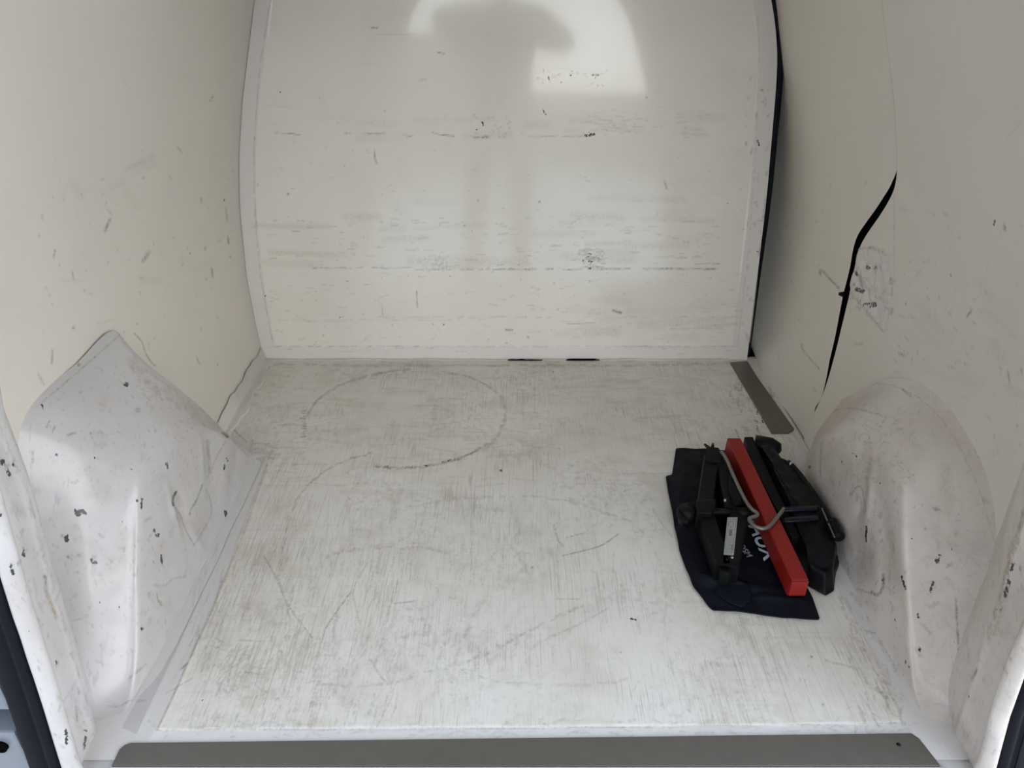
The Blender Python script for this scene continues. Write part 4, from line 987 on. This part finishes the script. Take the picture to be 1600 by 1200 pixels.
# the flat black bar end sticking up beside the red case
br = [oz(1163, 681, .064), oz(1177, 681, .064), oz(1182, 694, .064), oz(1250, 838, .062), oz(1238, 842, .062), oz(1174, 720, .062)]
prism('stiffener_bar', br, .012, .062, M['jack'], roll, bevel=.003)
cyl = V3(onz(1203, 704, .040)); tube('rolled_end', [cyl + Vector((-.035, .010, .010)), cyl + Vector((0, 0, .010)), cyl + Vector((.012, -.010, .008)), cyl + Vector((.016, -.016, .006))], [.024, .023, .019, .008], M['black_cloth'], roll, seg=20)
# two straps
for (a, b_) in (((1222, 795), (1286, 793)), ((1226, 812), (1288, 808))):
    ps = []
    for t in np.linspace(0, 1, 20):
        ps.append((a[0] + (b_[0] - a[0]) * t, a[1] + (b_[1] - a[1]) * t))
    R_ = np.zeros((4, 20, 3))
    for j, p in enumerate(ps):
        zt = .0820 - .004 * (2 * j / 19 - 1) ** 2 - (.03 * sstep(.85, 1, np.array([j / 19]))[0])
        c1, c2 = onz(p[0], p[1] - 3, zt), onz(p[0], p[1] + 3, zt)
        R_[0, j] = c1 - [0, 0, .004]; R_[1, j] = c1; R_[2, j] = c2; R_[3, j] = c2 - [0, 0, .004]
    s_ = grid('strap', R_, M['strap'], roll); solidify(s_, .0015, 0)
# buckle frames at the strap ends
bk = [oz(1276, 782, .055), oz(1286, 786, .055), oz(1292, 812, .050), oz(1296, 828, .045), oz(1286, 828, .045), oz(1280, 806, .050)]
prism('side_flap', bk, .020, .058, M['strap'], roll, bevel=.004, smooth=True)
# crumpled tail
tl = [oz(1268, 868, .03), oz(1290, 862, .035), oz(1308, 872, .03), oz(1311, 884, .022), oz(1303, 894, .02), oz(1284, 886, .03), oz(1268, 884, .03)]
prism('crumpled_fold', tl, .010, [.042, .050, .040, .030, .028, .044, .036], M['black_cloth'], roll, bevel=.004, seg=3, smooth=True)

# ---- wheel brace leaning on the outside of the pouch
wbk = empty('wheel_brace', (.68, 1.35, 0)); tag(wbk, 'black wheel brace with socket end lying between tool pouch and right wheel arch', 'wheel brace')
wp = [onz(1233, 722, .074), onz(1246, 736, .076), onz(1260, 754, .077), onz(1275, 775, .076), onz(1289, 797, .074), onz(1300, 818, .070)]
tube('shaft', cr(np.array(wp), 40), .0052, M['jack'], wbk, seg=14)
tube('shaft_tip', [onz(1232, 720, .074), onz(1238, 727, .075)], [.004, .006], M['chrome'], wbk, seg=12)
hw = [onz(1299, 815, .070), onz(1302, 821, .069), onz(1307, 832, .067), onz(1312, 842, .065)]
tube('socket', cr(np.array(hw), 16), [.010] + [.0125] * 13 + [.011, .008], M['jack'], wbk, seg=18)
tube('highlight_strip', cr(np.array([onz(1284, 794, .080), onz(1292, 812, .080), onz(1298, 826, .079), onz(1304, 840, .076)]), 20), .0015, M['rod'], wbk, seg=10)  # thin metal rod standing in for the highlight along the brace
tube('joint_pin', [onz(1292, 818, .078), onz(1301, 814, .078)], .0045, M['jack'], wbk, seg=10)

# ================================================================== OUTSIDE (out of view; walls and tailgate added to shape reflections and light)
struct(prism('ground', [(-30, -30), (30, -30), (30, 8), (-30, 8)], -.41, -.35, M['asphalt']), 'pale concrete yard behind the van')
def reflection_wall(name, x0, x1, y, z1, label):  # invented dark masses that shape the sky patches reflected in the bulkhead
    return struct(prism(name, [(x0, y), (x1, y), (x1, y - .3), (x0, y - .3)], -.60, z1, M['blocker_wall']), label)
reflection_wall('reflection_wall_low', -9, 9, -12.0, 1.25, 'low dark wall added behind the van to bound the sky reflection from below')
reflection_wall('reflection_wall_right', 2.75, 12, -11.6, 3.4, 'tall dark block added to bound the sky reflection on the right')
reflection_wall('reflection_wall_left', -12, -4.0, -11.6, 3.4, 'tall dark block added to bound the sky reflection on the left')
reflection_wall('reflection_wall_raised', -4.0, .2, -11.8, 2.45, 'raised dark wall added to shorten the left patch of sky reflection')

struct(prism('side_sky_blocker', [(-3.2, -9), (-2.7, -9), (-2.7, 2.5), (-3.2, 2.5)], -.35, 2.6, M['blocker_wall']), 'dark block added out of view on the left to cut off sky light')  # unseen block added to dim the surfaces on the right of the bay
# photographer standing at the open doors
def person():
    root = empty('person', (-.07, -.42, -.35)); root.scale = (1.08,) * 3; tag(root, 'person in dark jacket holding up a phone at the open rear doors', 'person')
    V = [(0, 0, .98), (0, .0, 1.20), (0, 0, 1.42), (0, .01, 1.53), (0, .02, 1.58),
         (.21, .0, 1.48), (.36, .05, 1.34), (.20, .28, 1.33), (-.21, .0, 1.50), (-.35, .05, 1.46), (-.12, .30, 1.32),
         (.10, 0, .92), (.12, .02, .50), (.12, 0, .09), (.12, .14, .03), (-.10, 0, .92), (-.12, .02, .50), (-.12, 0, .09), (-.12, .14, .03)]
    Rr = [(.16, .12), (.15, .12), (.19, .12), (.065, .065), (.055, .06), (.075, .075), (.06, .06), (.042, .042), (.075, .075), (.06, .06), (.042, .042), (.10, .10), (.075, .075), (.055, .055), (.05, .04), (.10, .10), (.075, .075), (.055, .055), (.05, .04)]
    E_ = [(0, 1), (1, 2), (2, 3), (3, 4), (2, 5), (5, 6), (6, 7), (2, 8), (8, 9), (9, 10), (0, 11), (11, 12), (12, 13), (13, 14), (0, 15), (15, 16), (16, 17), (17, 18)]
    me = bpy.data.meshes.new('body'); me.from_pydata(V, E_, [])
    o = bpy.data.objects.new('body', me); C.objects.link(o); o.parent = root
    sk = o.modifiers.new('skin', 'SKIN')
    for i, r in enumerate(Rr): me.skin_vertices[0].data[i].radius = r
    me.skin_vertices[0].data[0].use_root = True
    o.modifiers.new('sub', 'SUBSURF').levels = 2; o.modifiers['sub'].render_levels = 2
    me.materials.append(M['jacket'])
    bm = bmesh.new(); bmesh.ops.create_uvsphere(bm, u_segments=28, v_segments=20, radius=.1)
    for v in bm.verts:
        x, y, z = v.co
        v.co = Vector((x * .78, y * .95, z * 1.18))
        if z < 0: v.co.x *= 1 + z * 2.2
        if y > .08 and abs(x) < .02 and -.03 < z < .02: v.co.y += .018
        if y > .06 and .02 < abs(x) < .05 and .0 < z < .03: v.co.y -= .008
    me = bpy.data.meshes.new('head'); bm.to_mesh(me); bm.free()
    h = link('head', me, M['skin']); h.parent = root; h.location = (0, .04, 1.70)
    bm = bmesh.new(); bmesh.ops.create_uvsphere(bm, u_segments=24, v_segments=16, radius=.105)
    bmesh.ops.delete(bm, geom=[v for v in bm.verts if v.co.z < .02 and v.co.y > -.02], context='VERTS')
    for v in bm.verts: v.co = Vector((v.co.x * .80, v.co.y * .97 - .008, v.co.z * 1.2 + .004))
    me = bpy.data.meshes.new('hair'); bm.to_mesh(me); bm.free()
    hh = link('hair', me, M['hair']); hh.parent = root; hh.location = (0, .04, 1.70)
    for s in (-1, 1):
        for k_ in range(4):
            f = tube('finger', [(s * .10 + .03, .31, 1.33 + k_ * .018), (s * .07 + .03, .335, 1.335 + k_ * .018), (s * .05 + .03, .325, 1.335 + k_ * .018)], [.009, .008, .006], M['skin'], seg=8); f.parent = root
        f = tube('palm', [(s * .17 + .04, .29, 1.33), (s * .12 + .03, .31, 1.35), (s * .10 + .03, .31, 1.37)], [.026, .032, .022], M['skin'], seg=10); f.parent = root
        f = tube('thumb', [(s * .12 + .03, .29, 1.37), (s * .08 + .03, .285, 1.385), (s * .06 + .03, .29, 1.38)], [.011, .010, .007], M['skin'], seg=8); f.parent = root
    return root
per = person()
tg = [(-.72, .70, 1.37), (.72, .70, 1.37), (.66, -.55, 1.70), (-.66, -.55, 1.70)]  # unseen tailgate panel added to reduce skylight on the near floor
bm = bmesh.new(); lo = [bm.verts.new(p) for p in tg]; up_ = [bm.verts.new((p[0], p[1], p[2] + .06)) for p in tg]
bm.faces.new(lo[::-1]); bm.faces.new(up_)
for i in range(4): bm.faces.new((lo[i], lo[(i + 1) % 4], up_[(i + 1) % 4], up_[i]))
bmesh.ops.recalc_face_normals(bm, faces=bm.faces); bmesh.ops.bevel(bm, geom=list(bm.edges), offset=.01, segments=2, affect='EDGES')
me = bpy.data.meshes.new('added_tailgate'); bm.to_mesh(me); bm.free()
struct(link('added_tailgate', me, M['bodywork'], smooth=False), 'lifted tailgate added out of view above the rear to block overhead sky')
ph = box('phone', (0, -.05, HCAM - .005), (.15, .009, .075), M['jack'], bevel=.003)
tag(ph, 'black phone held up by the person at the rear doors', 'phone')
